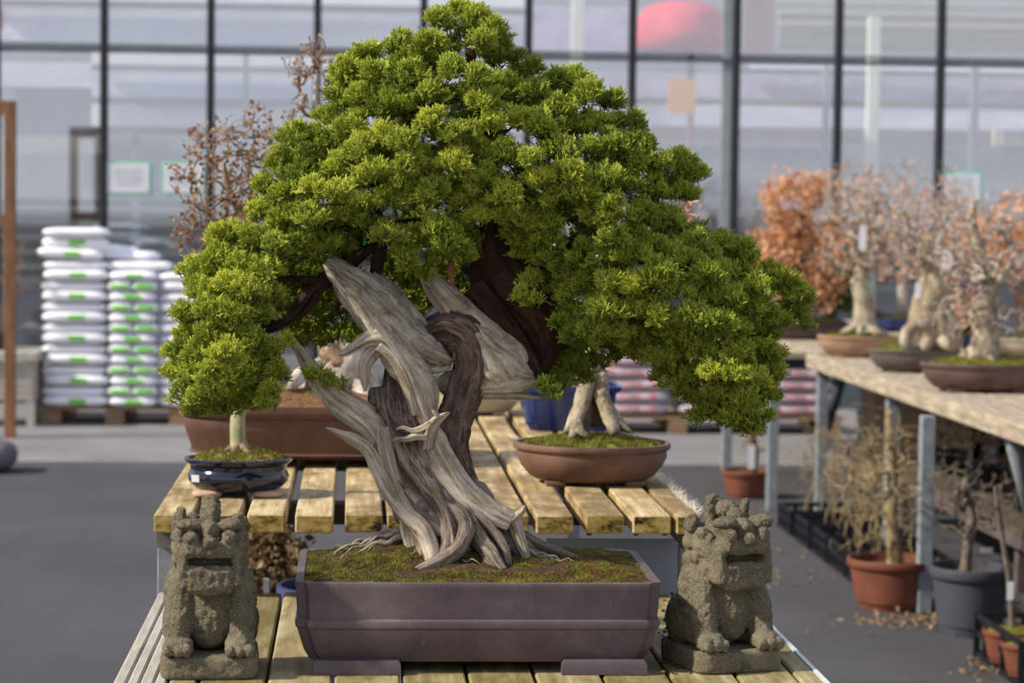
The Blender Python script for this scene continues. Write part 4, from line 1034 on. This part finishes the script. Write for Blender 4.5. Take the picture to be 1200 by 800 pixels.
# big brown oval pot, left
Yb=6.34; x0=atY(212,480,Yb).x; x1=atY(508,480,Yb).x; c=Vector(((x0+x1)/2,Yb,ZU))
ro=bons('potted_bonsai','bare brown twigged bonsai in a big red brown oval pot on the upper bench',c,(x1-x0)/2,.25,.155,BROWN,'soft','tray',mound=.05,smat=mottled('rusty_soil',(92,62,42),(134,98,68),60,.95,.8,.004),moss=2600,L=.007)
RB=mottled('gnarled_grey_white_bark',(96,84,72),(176,164,152),16,.85,.8,.006,c3=(232,226,218))
b=MB()
for (pts) in ([(395,482,34,0),(400,450,28,0),(405,415,22,0),(385,375,17,0)],[(350,470,16,0),(372,448,18,0),(395,425,18,0)],[(430,478,20,0),(425,450,18,0),(405,420,16,0)],[(370,480,12,-.08),(378,460,12,-.05),(392,440,12,0)],[(340,455,5,-.1),(352,440,9,-.06),(378,432,12,0)],[(438,482,9,-.1),(424,462,11,-.05),(408,440,12,0)]):
    b.tube([atY(p[0],p[1],Yb+p[3]) for p in pts],[p[2]*Yb/F for p in pts],18,step=.015,rough=.45,seed=pts[0][0])
b.build('root_flare',RB,ro)
bare_tree(ro,Yb,[(398,430,22,0),(380,370,14,.02),(350,320,10,.02),(310,280,7,0),(280,245,5,0),(266,215,4,0),(262,190,2,0)],[(262,210,64,80),(300,150,30,34),(225,270,30,30),(310,210,40,60),(300,330,40,50)],1100,.021,.0012,TANB,31,.45,trunkmat=TANB,bud=.016,budmat=BUD,jit=.33,expo=.42)
bare_tree(ro,Yb+.1,[(392,420,13,0),(398,300,8,0),(385,200,6,0),(370,140,3.5,0),(370,110,2.6,0),(371,85,2,0)],[(372,82,40,24),(358,66,20,24),(352,130,16,24)],150,.020,.0013,TANB,33,.5,trunkmat=RB,bud=.0115,budmat=BUD,jit=.5,expo=.44)
# small navy pot
Yn=5.55; x0=atY(217,545,Yn).x; x1=atY(342,545,Yn).x; c=Vector(((x0+x1)/2,Yn,ZU+.010))
ro=bons('potted_bonsai','small bonsai with pale green trunk in a glossy navy blue bowl',c,(x1-x0)/2,.105,.075,NAVY,'oval','belly',mound=.022,smat=mottled('straw_soil',(124,100,52),(164,142,84),70,.95,.9,.004),feet=False,moss=2200,L=.012,wall=.008)
for sx in(-1,1):
    b=MB(); b.ell((c.x+sx*.068,Yn-.05,ZU+.007),(.034,.03,.008),16,8,.6,.8); b.build('stone_foot',mottled('pinkish_stone',(168,140,120),(196,168,148),20,.9,.5),ro)
b=MB(); b.box((atY(228,567,5.43).x,Yn-.0955,ZU+.046),(.019,.002,.016),rot=R(-24),tilt=R(8)); b.build('price_sticker',WHITE,ro)
PG=mottled('pale_green_bark',(126,124,92),(170,166,130),22,.85,.4)
b=MB()
for a,l_ in((.0,.05),(.9,.045),(2.2,.05),(3.3,.055),(4.2,.05),(5.3,.06),(5.9,.055)):
    p=atY(281,532,Yn); q=Vector((math.cos(a),math.sin(a),0)); b.tube([p+Vector((0,0,.025)),p+q*l_*.5+Vector((0,0,.006)),p+q*l_+Vector((0,0,-.012))],[.014,.009,.003],10,step=.01,rough=.3,seed=a)
b.build('root_flare',TANB,ro)
bare_tree(ro,Yn,[(281,540,14,0),(279,515,9,0),(280,485,8.5,0),(284,455,8,.0),(282,420,5,.02),(280,390,3,.02)],[(285,410,45,40),(310,470,26,8)],70,.02,.0011,TANB,35,.5,trunkmat=PG)
# round brown pot, right
Yr=5.83; x0=atY(602,522,Yr).x; x1=atY(785,522,Yr).x; c=Vector(((x0+x1)/2,Yr,ZU))
ro=bons('potted_bonsai','hollow pale trunked bonsai in a low oval warm brown pot',c,(x1-x0)/2,.165,.098,BROWN2,'oval','bowl',mound=.022,smat=MOSS,moss=9000,L=.011,wall=.01)
b=MB(); S=Yr/F
for pts in ([(672,512,5,-.06),(676,494,7,-.03),(683,470,9,0),(690,442,10,.0),(694,410,9,.0)],[(722,508,6,-.05),(713,487,8,-.03),(706,462,9,0),(702,435,9,0)],[(686,500,6,.03),(690,470,8,.03),(694,440,9,.02)],[(710,498,5,.03),(704,470,7,.03),(700,440,8,.02)],[(738,506,3,-.02),(726,496,6,-.01),(712,478,9,0),(704,455,9,0)],
            [(664,506,4,-.02),(674,488,8,0),(686,465,9,.02)],[(690,512,2,-.07),(680,505,5,-.06),(674,495,7,-.04)],[(697,500,8,.05),(698,470,12,.05),(697,430,12,.04)],[(742,508,1,-.04),(732,500,3,-.04),(720,492,5,-.03)]):
    b.tube([atY(p[0],p[1],Yr+p[3]) for p in pts],[p[2]*S for p in pts],16,step=.012,rough=.4,seed=pts[0][0])
b.build('root_flare',PALEB,ro)
bare_tree(ro,Yr,[(697,420,11,.03),(700,370,9,.05),(704,300,7,.2),(712,250,5,.25)],[(715,300,60,70),(690,415,34,22),(800,262,26,20),(770,270,30,18)],150,.03,.0012,TANB,37,.4,trunkmat=PALEB)
pp=[tuple(atY(a,b_,Yr+.1)) for a,b_ in ((812,243),(820,247),(806,250),(800,256),(815,262),(808,240),(690,428),(684,436),(697,422),(703,430),(716,418),(708,426))]
leaves('leaves',pp,.022,ORANGE,ro,3,3,.006,.45)
# cobalt fluted pot + cream pot behind
Yq=7.25; x0=atY(603,460,Yq).x; x1=atY(725,460,Yq).x; c=Vector(((x0+x1)/2,Yq,ZU))
ro=bons('potted_bonsai','bonsai in a square fluted cobalt blue pot behind the low brown pot',c,(x1-x0)/2,.14,.135,BLUE,'rect','flare',mound=.015,smat=MATS['rusty_soil'],feet=False,flute=24)
bare_tree(ro,Yq,[(668,455,9,0),(664,400,7,.05),(668,340,5,.05)],[(668,330,50,60)],50,.04,.0015,TANB,39,.4)
Yq=7.75; x0=atY(498,462,Yq).x; x1=atY(612,462,Yq).x; c=Vector(((x0+x1)/2,Yq,ZU))
ro=bons('potted_bonsai','bonsai in a cream oval pot at the back of the upper bench',c,(x1-x0)/2,.12,.085,CREAM,'oval','bowl',mound=.02)
bare_tree(ro,Yq,[(556,455,9,0),(552,400,7,.05),(556,340,5,.05)],[(556,330,40,60)],40,.04,.0015,TANB,41,.4)
# dry shrub under the bench
p=atY(308,700,6.6)
ro=empty('dry_leaved_shrub',(p.x,6.9,0),'shrub with dry brown leaves in a grey tub under the upper bench','shrub')
pot(ro,(p.x,6.9,0),.2,.2,.3,DGREY,'oval','nursery',feet=False); soil(ro,(p.x,6.9,0),.17,.17,.27,SOIL,.02)
bare_tree(ro,6.9,[(305,860,8,0),(306,780,6,0),(306,700,4,0)],[(310,672,42,52)],160,.04,.002,TWIGB,43,.5,leafn=3600,leafs=.03,leafm=DRY)
plant_tag(ro,312,686,6.4,7,18,.3)
p=atY(340,690,6.5)
ro=empty('blue_tub',(p.x,6.6,0),'dark blue tub standing under the upper bench beside the dry shrub','tub')
pot(ro,(p.x+.12,6.6,0),.16,.16,.66,mottled('dusty_blue_plastic',(44,50,96),(70,76,120),6,.5,0),'oval','nursery',feet=False); 
# ------------------------------------------------------------------ right hand tables
ZT=.90; DKW=mottled('shade_toned_timber',(62,56,48),(92,84,72),6,.85,.3,stretch=(6,1,6))  # staging timber darkened, shade under the table put into its colour
def table(x0,x1,y0,y1,legs,label,edge=.075,nb=6):
    ro=empty('plank_table',((x0+x1)/2,(y0+y1)/2,0),label,'table'); b=MB(); w_=(x1-x0-.05)/nb
    for k in range(nb): b.box((x0+.05+w_*(k+.5),(y0+y1)/2,ZT-.02),(w_*.94,y1-y0,.038),bev=.004)
    b.build('plank_top',BW3,ro); b=MB(); b.box((x0+.022,(y0+y1)/2,ZT-edge/2+.004),(.045,y1-y0,edge),bev=.006); b.build('edge_board',BW3,ro)
    for (x,y) in legs: b=MB(); b.box((x,y,(ZT-.06)/2),(.058,.058,ZT-.06),bev=.003); b.build('leg',GALV,ro)
    for yy_ in(y0+.1,y1-.1): b=MB(); b.box(((x0+x1)/2,yy_,ZT-.07),(x1-x0-.1,.04,.05)); b.build('cross_rail',DGREY,ro)
    return ro
XE=2.5
L=[(atZ(1082,718,0)),(atZ(1042,662,0)),(atZ(961,606,0))]
ro=table(XE,XE+1.5,7.6,13.25,[(q.x,q.y) for q in L]+[(L[0].x,7.9)]+[(XE+1.4,8.4),(XE+1.4,10.4),(XE+1.4,13.1)],'near grey plank table carrying bonsai along the right side')
b=MB(); b.tube([atY(1184,508,9.3),atY(1216,630,9.6)],.03,6); b.build('diagonal_brace',GALV,ro)
b=MB(); b.tube([atY(985,447,13.0),atY(966,510,13.4)],.03,6); b.build('dark_brace',DGREY,ro)
L=[(atZ(904,598,0)),(atZ(851,556,0))]
ro=table(2.30,3.8,13.45,17.6,[(q.x,q.y) for q in L]+[(3.7,13.8),(3.7,17.4)],'far grey plank table with the orange leaved bonsai')
def onT(px,py): return atZ(px,py,ZT)
def tb(label,px0,px1,rimy,basey,mat,kind,prof,ryf=.6,name='potted_bonsai',**k):
    q=onT((px0+px1)/2,basey); S=q.y/F; rx=(px1-px0)/2*S*(1+.02); ry=rx*ryf; Y=q.y+ry*.8; c=Vector((atY((px0+px1)/2,rimy,Y).x,Y,ZT)); h=max(.05,(atY((px0+px1)/2,rimy,q.y).z-ZT))
    return bons(name,label,c,rx*Y/q.y,ry,h,mat,kind,prof,**k),Y,c,h
def roots(ro,px,py,Y,r,mat,n=8,L=30,seed=0,h=18):
    b=MB(); S=Y/F; rg=random.Random(seed)
    for k in range(n):
        a=2*PI*k/n+rg.uniform(-.3,.3); p=atY(px,py,Y); q=Vector((math.cos(a),math.sin(a),0))
        b.tube([p+q*r*.3*S+Vector((0,0,h*S)),p+q*r*.9*S+Vector((0,0,h*.4*S)),p+q*(r+L*.5)*S,p+q*(r+L)*S+Vector((0,0,-.02))],[r*.55*S,r*.45*S,r*.3*S,r*.1*S],10,step=.02,rough=.4,seed=k+seed)
    b.build('root_flare',mat,ro)
WB=mottled('chalky_pale_bark',(112,98,80),(160,147,127),14,.85,.8,.008,c3=(196,186,168))
# T1 tan oval pot with pale trunk
ro,Y,c,h=tb('pale smooth trunked bonsai in a tan oval pot on the near table',958,1052,394,419,TANC,'oval','bowl',smat=MOSS,moss=1500,L=.02)
roots(ro,1012,386,Y,9,WB,9,20,1,14)
bare_tree(ro,Y,[(1012,386,14,0),(1012,355,11,0),(1008,325,9.5,0),(1014,300,7,0),(1016,270,5,0),(1010,235,3,0)],[(1006,255,56,66),(985,310,34,18),(1045,320,28,16)],620,.045,.0024,GREYB,51,.45,trunkmat=WB,leafn=420,leafs=.028,leafm=ORANGE,jit=.4)
plant_tag(ro,1011,278,Y-.3,8,28,0)
# T2 grey-brown oval pot with huge craggy trunk
ro,Y,c,h=tb('bonsai with a very broad craggy trunk in a grey brown oval pot',1017,1126,410,437,GREYC,'oval','bowl',smat=MOSS,moss=2600,L=.02,mound=.05)
roots(ro,1090,402,Y,24,WB,10,14,2,12)
bare_tree(ro,Y,[(1094,406,26,.03),(1094,380,23,.03),(1092,350,19,.03),(1090,325,14,.02),(1088,312,9,0),(1086,300,9,0),(1086,275,5,0)],[(1086,265,54,62),(1060,310,34,24),(1120,300,34,26)],900,.045,.0022,GREYB,52,.45,trunkmat=mottled('craggy_bark',(98,84,66),(150,134,110),12,.9,.9,.01,c3=(190,176,152)),leafn=260,leafs=.028,leafm=ORANGE,rough=.15)
plant_tag(ro,1076,340,Y-.35,7,18,0); plant_tag(ro,1108,305,Y-.35,8,24,0)
b=MB()
for pts in ([(1068,410,9),(1074,380,11),(1080,345,9),(1086,316,5)],[(1116,410,9),(1112,380,12),(1104,350,10),(1096,322,6)],[(1084,408,10),(1086,380,14),(1088,350,13),(1090,322,7)],[(1102,408,10),(1100,376,13),(1097,345,12),(1092,318,7)],[(1124,408,5),(1119,388,8),(1110,360,8)]):
    b.tube([atY(a,e_,Y-.07) for a,e_,_ in pts],[r_*Y/F for _,_,r_ in pts],12,step=.03,rough=.35,seed=pts[0][0])
b.build('trunk_ridges',MATS['craggy_bark'],ro)
b=MB(); b.tube([atY(a,e_,Y-.1) for a,e_ in ((1086,384),(1072,378),(1062,388),(1060,400),(1064,412))],[q_*Y/F for q_ in (8,7,6,6,4)],10,step=.03,rough=.3); b.build('arching_root',WB,ro)
# T3 dark brown oval pot in front
ro,Y,c,h=tb('gnarled grey bonsai in a dark umber oval pot nearest on the right table',1078,1228,427,461,DARKC,'oval','bowl',smat=MOSS,moss=4200,L=.018,mound=.04)
roots(ro,1148,420,Y,14,PALEB,9,16,3,12)
bare_tree(ro,Y,[(1148,420,20,0),(1156,392,16,0),(1150,365,15,0),(1162,335,10,0),(1150,300,8,0),(1140,265,5.5,0),(1142,235,3,0)],[(1150,290,66,66),(1120,370,40,26),(1190,380,40,26)],700,.038,.0023,GREYB,53,.5,trunkmat=PALEB,leafn=80,leafs=.03,leafm=ORANGE,rough=.25,jit=.45)
# T4 orange leaved tree, far table
ro,Y,c,h=tb('bonsai dense with rust orange leaves in a dark rectangular pot on the far table',905,990,376,398,mottled('dark_plum_clay',(58,44,44),(80,64,62),8,.5,.1),'rect','tray',smat=MOSS,moss=900,L=.03)
bare_tree(ro,Y,[(940,378,10,0),(938,345,8,0),(936,310,6,0),(934,270,4,0)],[(932,238,46,46),(915,300,42,46),(955,300,38,50),(935,340,50,30)],260,.07,.004,TWIGB,54,.5,leafn=6000,leafs=.034,leafm=ORANGE)
# small conifers
def conifer(label,px,py,rx,ry_,Y,potpx,potmat,basey,seed,kind='oval'):
    S=Y/F; c=Vector((atY(potpx,basey,Y).x,Y,ZT)); ro=bons('potted_bonsai',label,c,max(rx*.8*S,.12),.11,max(.06,16*S),potmat,kind,'bowl',smat=MOSS,mound=.02)
    bare_tree(ro,Y,[(potpx,basey-12,5,0),(px,(py+basey)/2,4,0),(px,py,3,0)],[(px,py,rx,ry_)],60,.04,.003,TWIGB,seed,.6,leafn=2600,leafs=.03,leafm=GREENL)
conifer('round dark green conifer bonsai in a brown pot behind the tan pot',972,344,28,20,15.1,975,DARKC,392,61)
conifer('flat topped dark green conifer bonsai in a blue pot behind the tan pot',985,318,30,13,15.9,1048,BLUE,386,62)
conifer('low green shrub bonsai in a cobalt pot behind the broad trunk',1128,370,20,16,14.0,1128,BLUE,402,63)
# T5 rust tree in cream pot at the right edge
q=onT(1198,421); c=Vector((atY(1206,400,q.y+.2).x,q.y+.2,ZT))
ro=bons('potted_bonsai','loose rust leaved bonsai in a cream oval pot at the right edge',c,.26,.16,.11,CREAM,'oval','bowl',smat=MOSS)
Y=c.y; bare_tree(ro,Y,[(1200,398,9,0),(1196,350,7,0),(1180,310,5,0),(1176,290,4,0)],[(1160,290,66,40),(1120,360,40,30),(1200,260,40,40)],260,.06,.003,TANB,55,.5,leafn=1500,leafs=.04,leafm=ORANGE)
# bare reddish twiggy tree behind with sparse leaves
q=onT(1060,392); Y=q.y+.6; c=Vector((atY(1062,385,Y).x,Y,ZT))
ro=bons('potted_bonsai','spreading fine twigged bonsai with sparse orange leaves behind the broad trunk',c,.2,.14,.10,BLUE,'oval','bowl',smat=MOSS)
bare_tree(ro,Y,[(1062,380,8,0),(1058,330,6,0),(1064,290,5,0),(1060,250,3,0)],[(1062,250,90,66),(1000,230,40,40),(1110,270,60,50)],800,.05,.0024,GREYB,56,.5,leafn=1100,leafs=.028,leafm=ORANGE)
# ------------------------------------------------------------------ under and beside the tables
q=atZ(1044,720,0); Yt=q.y+.18
ro=empty('potted_tree',(atY(1047,660,Yt).x,Yt,0),'bushy twiggy young tree in a wide ribbed terracotta bowl','tree')
c=worg(ro); S=Yt/F; pot(ro,c,54*S*1.03,.19,.215,TERRA,'oval','nursery',feet=False,flute=36); soil(ro,c,.17,.165,.175,SOIL,.01)
TWIGG=mottled('dull_grey_twig',(78,68,62),(120,108,98),40,.8,.4)
OLB=mottled('olive_twig_bark',(108,92,66),(158,140,106),30,.85,.4)
bare_tree(ro,Yt,[(1048,676,11,0),(1048,640,9,0),(1044,600,7,0),(1046,560,6,0),(1044,520,6,0),(1042,480,4,0)],[(1030,560,62,92),(1000,600,34,60)],460,.045,.0018,OLB,71,.6,jit=.4)
q=atZ(1137,752,0); Yg=q.y+.2
ro=empty('potted_tree',(atY(1137,690,Yg).x,Yg,0),'bare forked sapling in a dark grey plastic tub','tree')
c=worg(ro); S=Yg/F; pot(ro,c,48*S*1.02,.185,.275,DGREY,'oval','nursery',feet=False); soil(ro,c,.15,.155,.235,SOIL,.01)
bare_tree(ro,Yg,[(1130,690,8,0),(1134,640,6.5,0),(1140,600,6,0),(1130,575,5,0),(1132,560,4,0)],[(1130,590,62,40),(1120,560,40,30)],110,.04,.0022,TWIGG,72,.5,jit=.45)
plant_tag(ro,1156,645,Yg-.1,14,7,.4)
# low sapling in tray pots, right edge
q=atZ(1178,790,0); Yk=q.y+.1
def smallpot(px,rx,py,label,Y,h=.12,z=.03,mat=TERRA,tree=None,seed=0):
    c=Vector((atY(px,py,Y).x,Y,z)); ro=bons('potted_seedling',label,c,rx,rx,h,mat,'oval','nursery',cat='seedling',smat=MOSS,feet=False,wall=.006,group='small pots in the black crates',moss=300,L=.012)
    if tree: bare_tree(ro,Y,*tree,seed=seed) if False else bare_tree(ro,Y,tree[0],tree[1],tree[2],.03,.0018,TWIGG,seed,.5,jit=.45)
    return ro
ro=smallpot(1184,.105,760,'seedling with twisted grey stem in the front terracotta pot',Yk,tree=([(1186,738,4,0),(1184,690,4,0),(1178,650,3.5,0),(1170,600,3,0),(1166,570,2,0)],[(1172,590,40,42)],46),seed=75)
plant_tag(ro,1184,692,Yk-.05,8,22,0)
smallpot(1205,.10,775,'seedling pot cut off by the right edge in the front crate',Yk-.27,tree=([(1206,770,3,0),(1204,720,2,0)],[(1206,700,16,20)],12),seed=76)
def crate(c,w_,d,h,rz,label):
    ro=empty('plastic_crate',c,label,'crate','black plastic crates beside the right table'); ro.rotation_euler=(0,0,rz); b=MB()
    for s in(-1,1):
        for z in(.012,h*.55,h-.01):
            b.box((s*w_/2,0,z),(.012,d,.022)); b.box((0,s*d/2,z),(w_,.012,.022))
        n=5
        for k in range(n+1):
            b.box((s*w_/2,-d/2+d*k/n,h/2),(.016,.022,h)); b.box((-w_/2+w_*k/n,s*d/2,h/2),(.022,.016,h))
    b.build('crate_wall',BLK,ro,local=True)
    b=MB(); 
    for k in range(7): b.box((0,-d/2+d*(k+.5)/7,.008),(w_,.02,.012)); b.box((-w_/2+w_*(k+.5)/7,0,.008),(.02,d,.012))
    b.build('grid_floor',BLK,ro,local=True); return ro
q=atZ(1140,768,0); crate((q.x+.24,Yk-.05,0),.46,.62,.17,0,'black plastic crate holding terracotta seedling pots at lower right')
L0=atZ(905,625,0)
names=['farthest from the camera','second farthest','third farthest','fourth farthest','nearest, behind the terracotta bowl']
for k in range(5):
    t_=k/4; p=atZ(914+ t_*80,622+t_*62,0) ; crate((p.x+.24,p.y,0),.42,.36,.13,0,'black plastic crate of seedlings on the asphalt, %s'%names[k])
    for j in range(3):
        cc=Vector((p.x+.12+.1*j,p.y-.12+.11*j,.016)); ro=empty('potted_seedling',cc,'seedling in a black nursery pot, %s in the %s crate'%(['front left','centre','rear right'][j],['farthest','second farthest','third farthest','fourth farthest','nearest'][k]),'seedling','small pots in the black crates')
        pot(ro,cc,.05,.05,.09,BLK,'oval','nursery',.004,False); soil(ro,cc,.042,.042,.1,MOSS,.006)
        rg2=np.random.RandomState(k*7+j); b=MB(); top=cc+Vector((rg2.normal(0,.03),rg2.normal(0,.03),.42+.2*rg2.rand()))
        T_=[(cc+Vector((0,0,.08)).lerp(Vector((0,0,0)),0)*1.0+(top-cc)*(i/8)+Vector((rg2.normal(0,.008),rg2.normal(0,.008),0)),.006*(1-i/10)) for i in range(9)]
        ch,_,nd,_=grow(T_,[top+Vector(rg2.normal(0,.1,3)) -Vector((0,0,.1)) for _ in range(26)],.03,.4,.0016,k+j)
        for pts,r in ch: b.tube(pts,r,4,cap=False)
        b.tube([q_ for q_,_ in T_],[r for _,r in T_],6); b.build('stem',OLB,ro)
# terracotta pot far
q=atZ(878,586,0); ro=empty('potted_tree',(q.x,q.y+.15,0),'small pale stemmed tree in a terracotta bowl beside the far table leg','tree'); c=worg(ro)
S=c.y/F; pot(ro,c,29*S,.15,.16,TERRA,'oval','nursery',feet=False); soil(ro,c,.13,.12,.14,SOIL,.01)
bare_tree(ro,c.y,[(882,556,6,0),(884,530,5,0),(880,500,4,0)],[(884,500,30,36)],50,.06,.003,TWIGB,77,.5); plant_tag(ro,881,535,c.y-.1,8,28,0)
# low back bench with plants under the near table
ro=empty('low_bench',(3.5,10.5,0),'low grey plank staging under the near table behind the pots','bench')
b=MB()
for x in(3.05,3.35,3.65,3.95): b.box((x,10.6,.30),(.26,5.0,.03),bev=.003)
b.build('plank_top',DKW,ro); b=MB(); b.box((2.93,10.6,.255),(.03,5.0,.06)); b.build('front_rail',GREYC,ro)
for x in(3.0,3.95):
    for y in(8.3,10.6,12.9): b=MB(); b.box((x,y,.1425),(.06,.06,.285)); b.build('leg',GREYC,ro)
k=0
for y,n_ in((8.9,'first'),(9.6,'second'),(10.3,'third'),(11.0,'fourth'),(11.8,'fifth'),(12.6,'sixth')):
    for x in(3.15,3.6):
        k+=1; cc=Vector((x,y,.315)); ro=empty('potted_sapling',cc,'bushy brown sapling in a black pot on the low staging, %s pair, %s one'%(n_,'inner' if x>3.3 else 'outer'),'sapling','saplings on the low staging')
        pot(ro,cc,.11,.11,.13,BLK,'oval','nursery',.006,False); soil(ro,cc,.09,.09,.115,SOIL,.01)
        rg2=np.random.RandomState(90+k); T_=[(cc+Vector((rg2.normal(0,.004),rg2.normal(0,.004),.1+.04*i)),.009*(1-i/9)) for i in range(8)]
        tg=[cc+Vector((rg2.normal(0,.13),rg2.normal(0,.13),.3+rg2.normal(0,.08))) for _ in range(150)]
        ch,tips,nd,_=grow(T_,tg,.035,.4,.0018,k); b=MB()
        for pts,r in ch: b.tube(pts,r,4,cap=False)
        b.tube([q_ for q_,_ in T_],[r for _,r in T_],6); b.build('stem',OLB if k%2 else TWIGB,ro)
        if k%3!=0: leaves('leaves',[tuple(q_) for q_ in tips],.035,DRY,ro,k,2,.03)
# crate / box behind, and pale blocks
q=atZ(1020,560,0); b=MB(); b.box((q.x+.25,15.0,.42),(.62,.4,.84),bev=.01); tag(b.build('brown_packing_crate',mottled('brown_board',(120,100,80),(146,124,100),3,.8,.2)),'tall brown packing crate behind the near table','crate')
b=MB()
for k in range(6):
    for j in range(2): b.box((4.4+.62*(k%3),16.2+.0*k,.15+.3*(k//3)+.0*j),(.58,.3,.28),bev=.01)
tag(b.build('block_wall',mottled('pale_block',(150,148,146),(184,182,178),3,.85,.2)),'low wall of pale grey blocks far behind the tables','wall')
# leaf litter by the table leg
b=MB(); pts=[]
for k in range(260):
    p=atZ(rnd.gauss(1075,45),rnd.gauss(726,7),.004); pts.append(tuple(p))
for k in range(60): p=atZ(rnd.gauss(1150,14),rnd.gauss(785,5),.004); pts.append(tuple(p))
for k in range(200): p=atZ(rnd.uniform(860,1000),rnd.uniform(600,690),.004); pts.append(tuple(p))
o=leaves('leaf_litter',pts,.03,DRY,None,4,1,.004); tag(o,'fallen dry leaves scattered on the asphalt by the right table','leaves',kind='stuff')
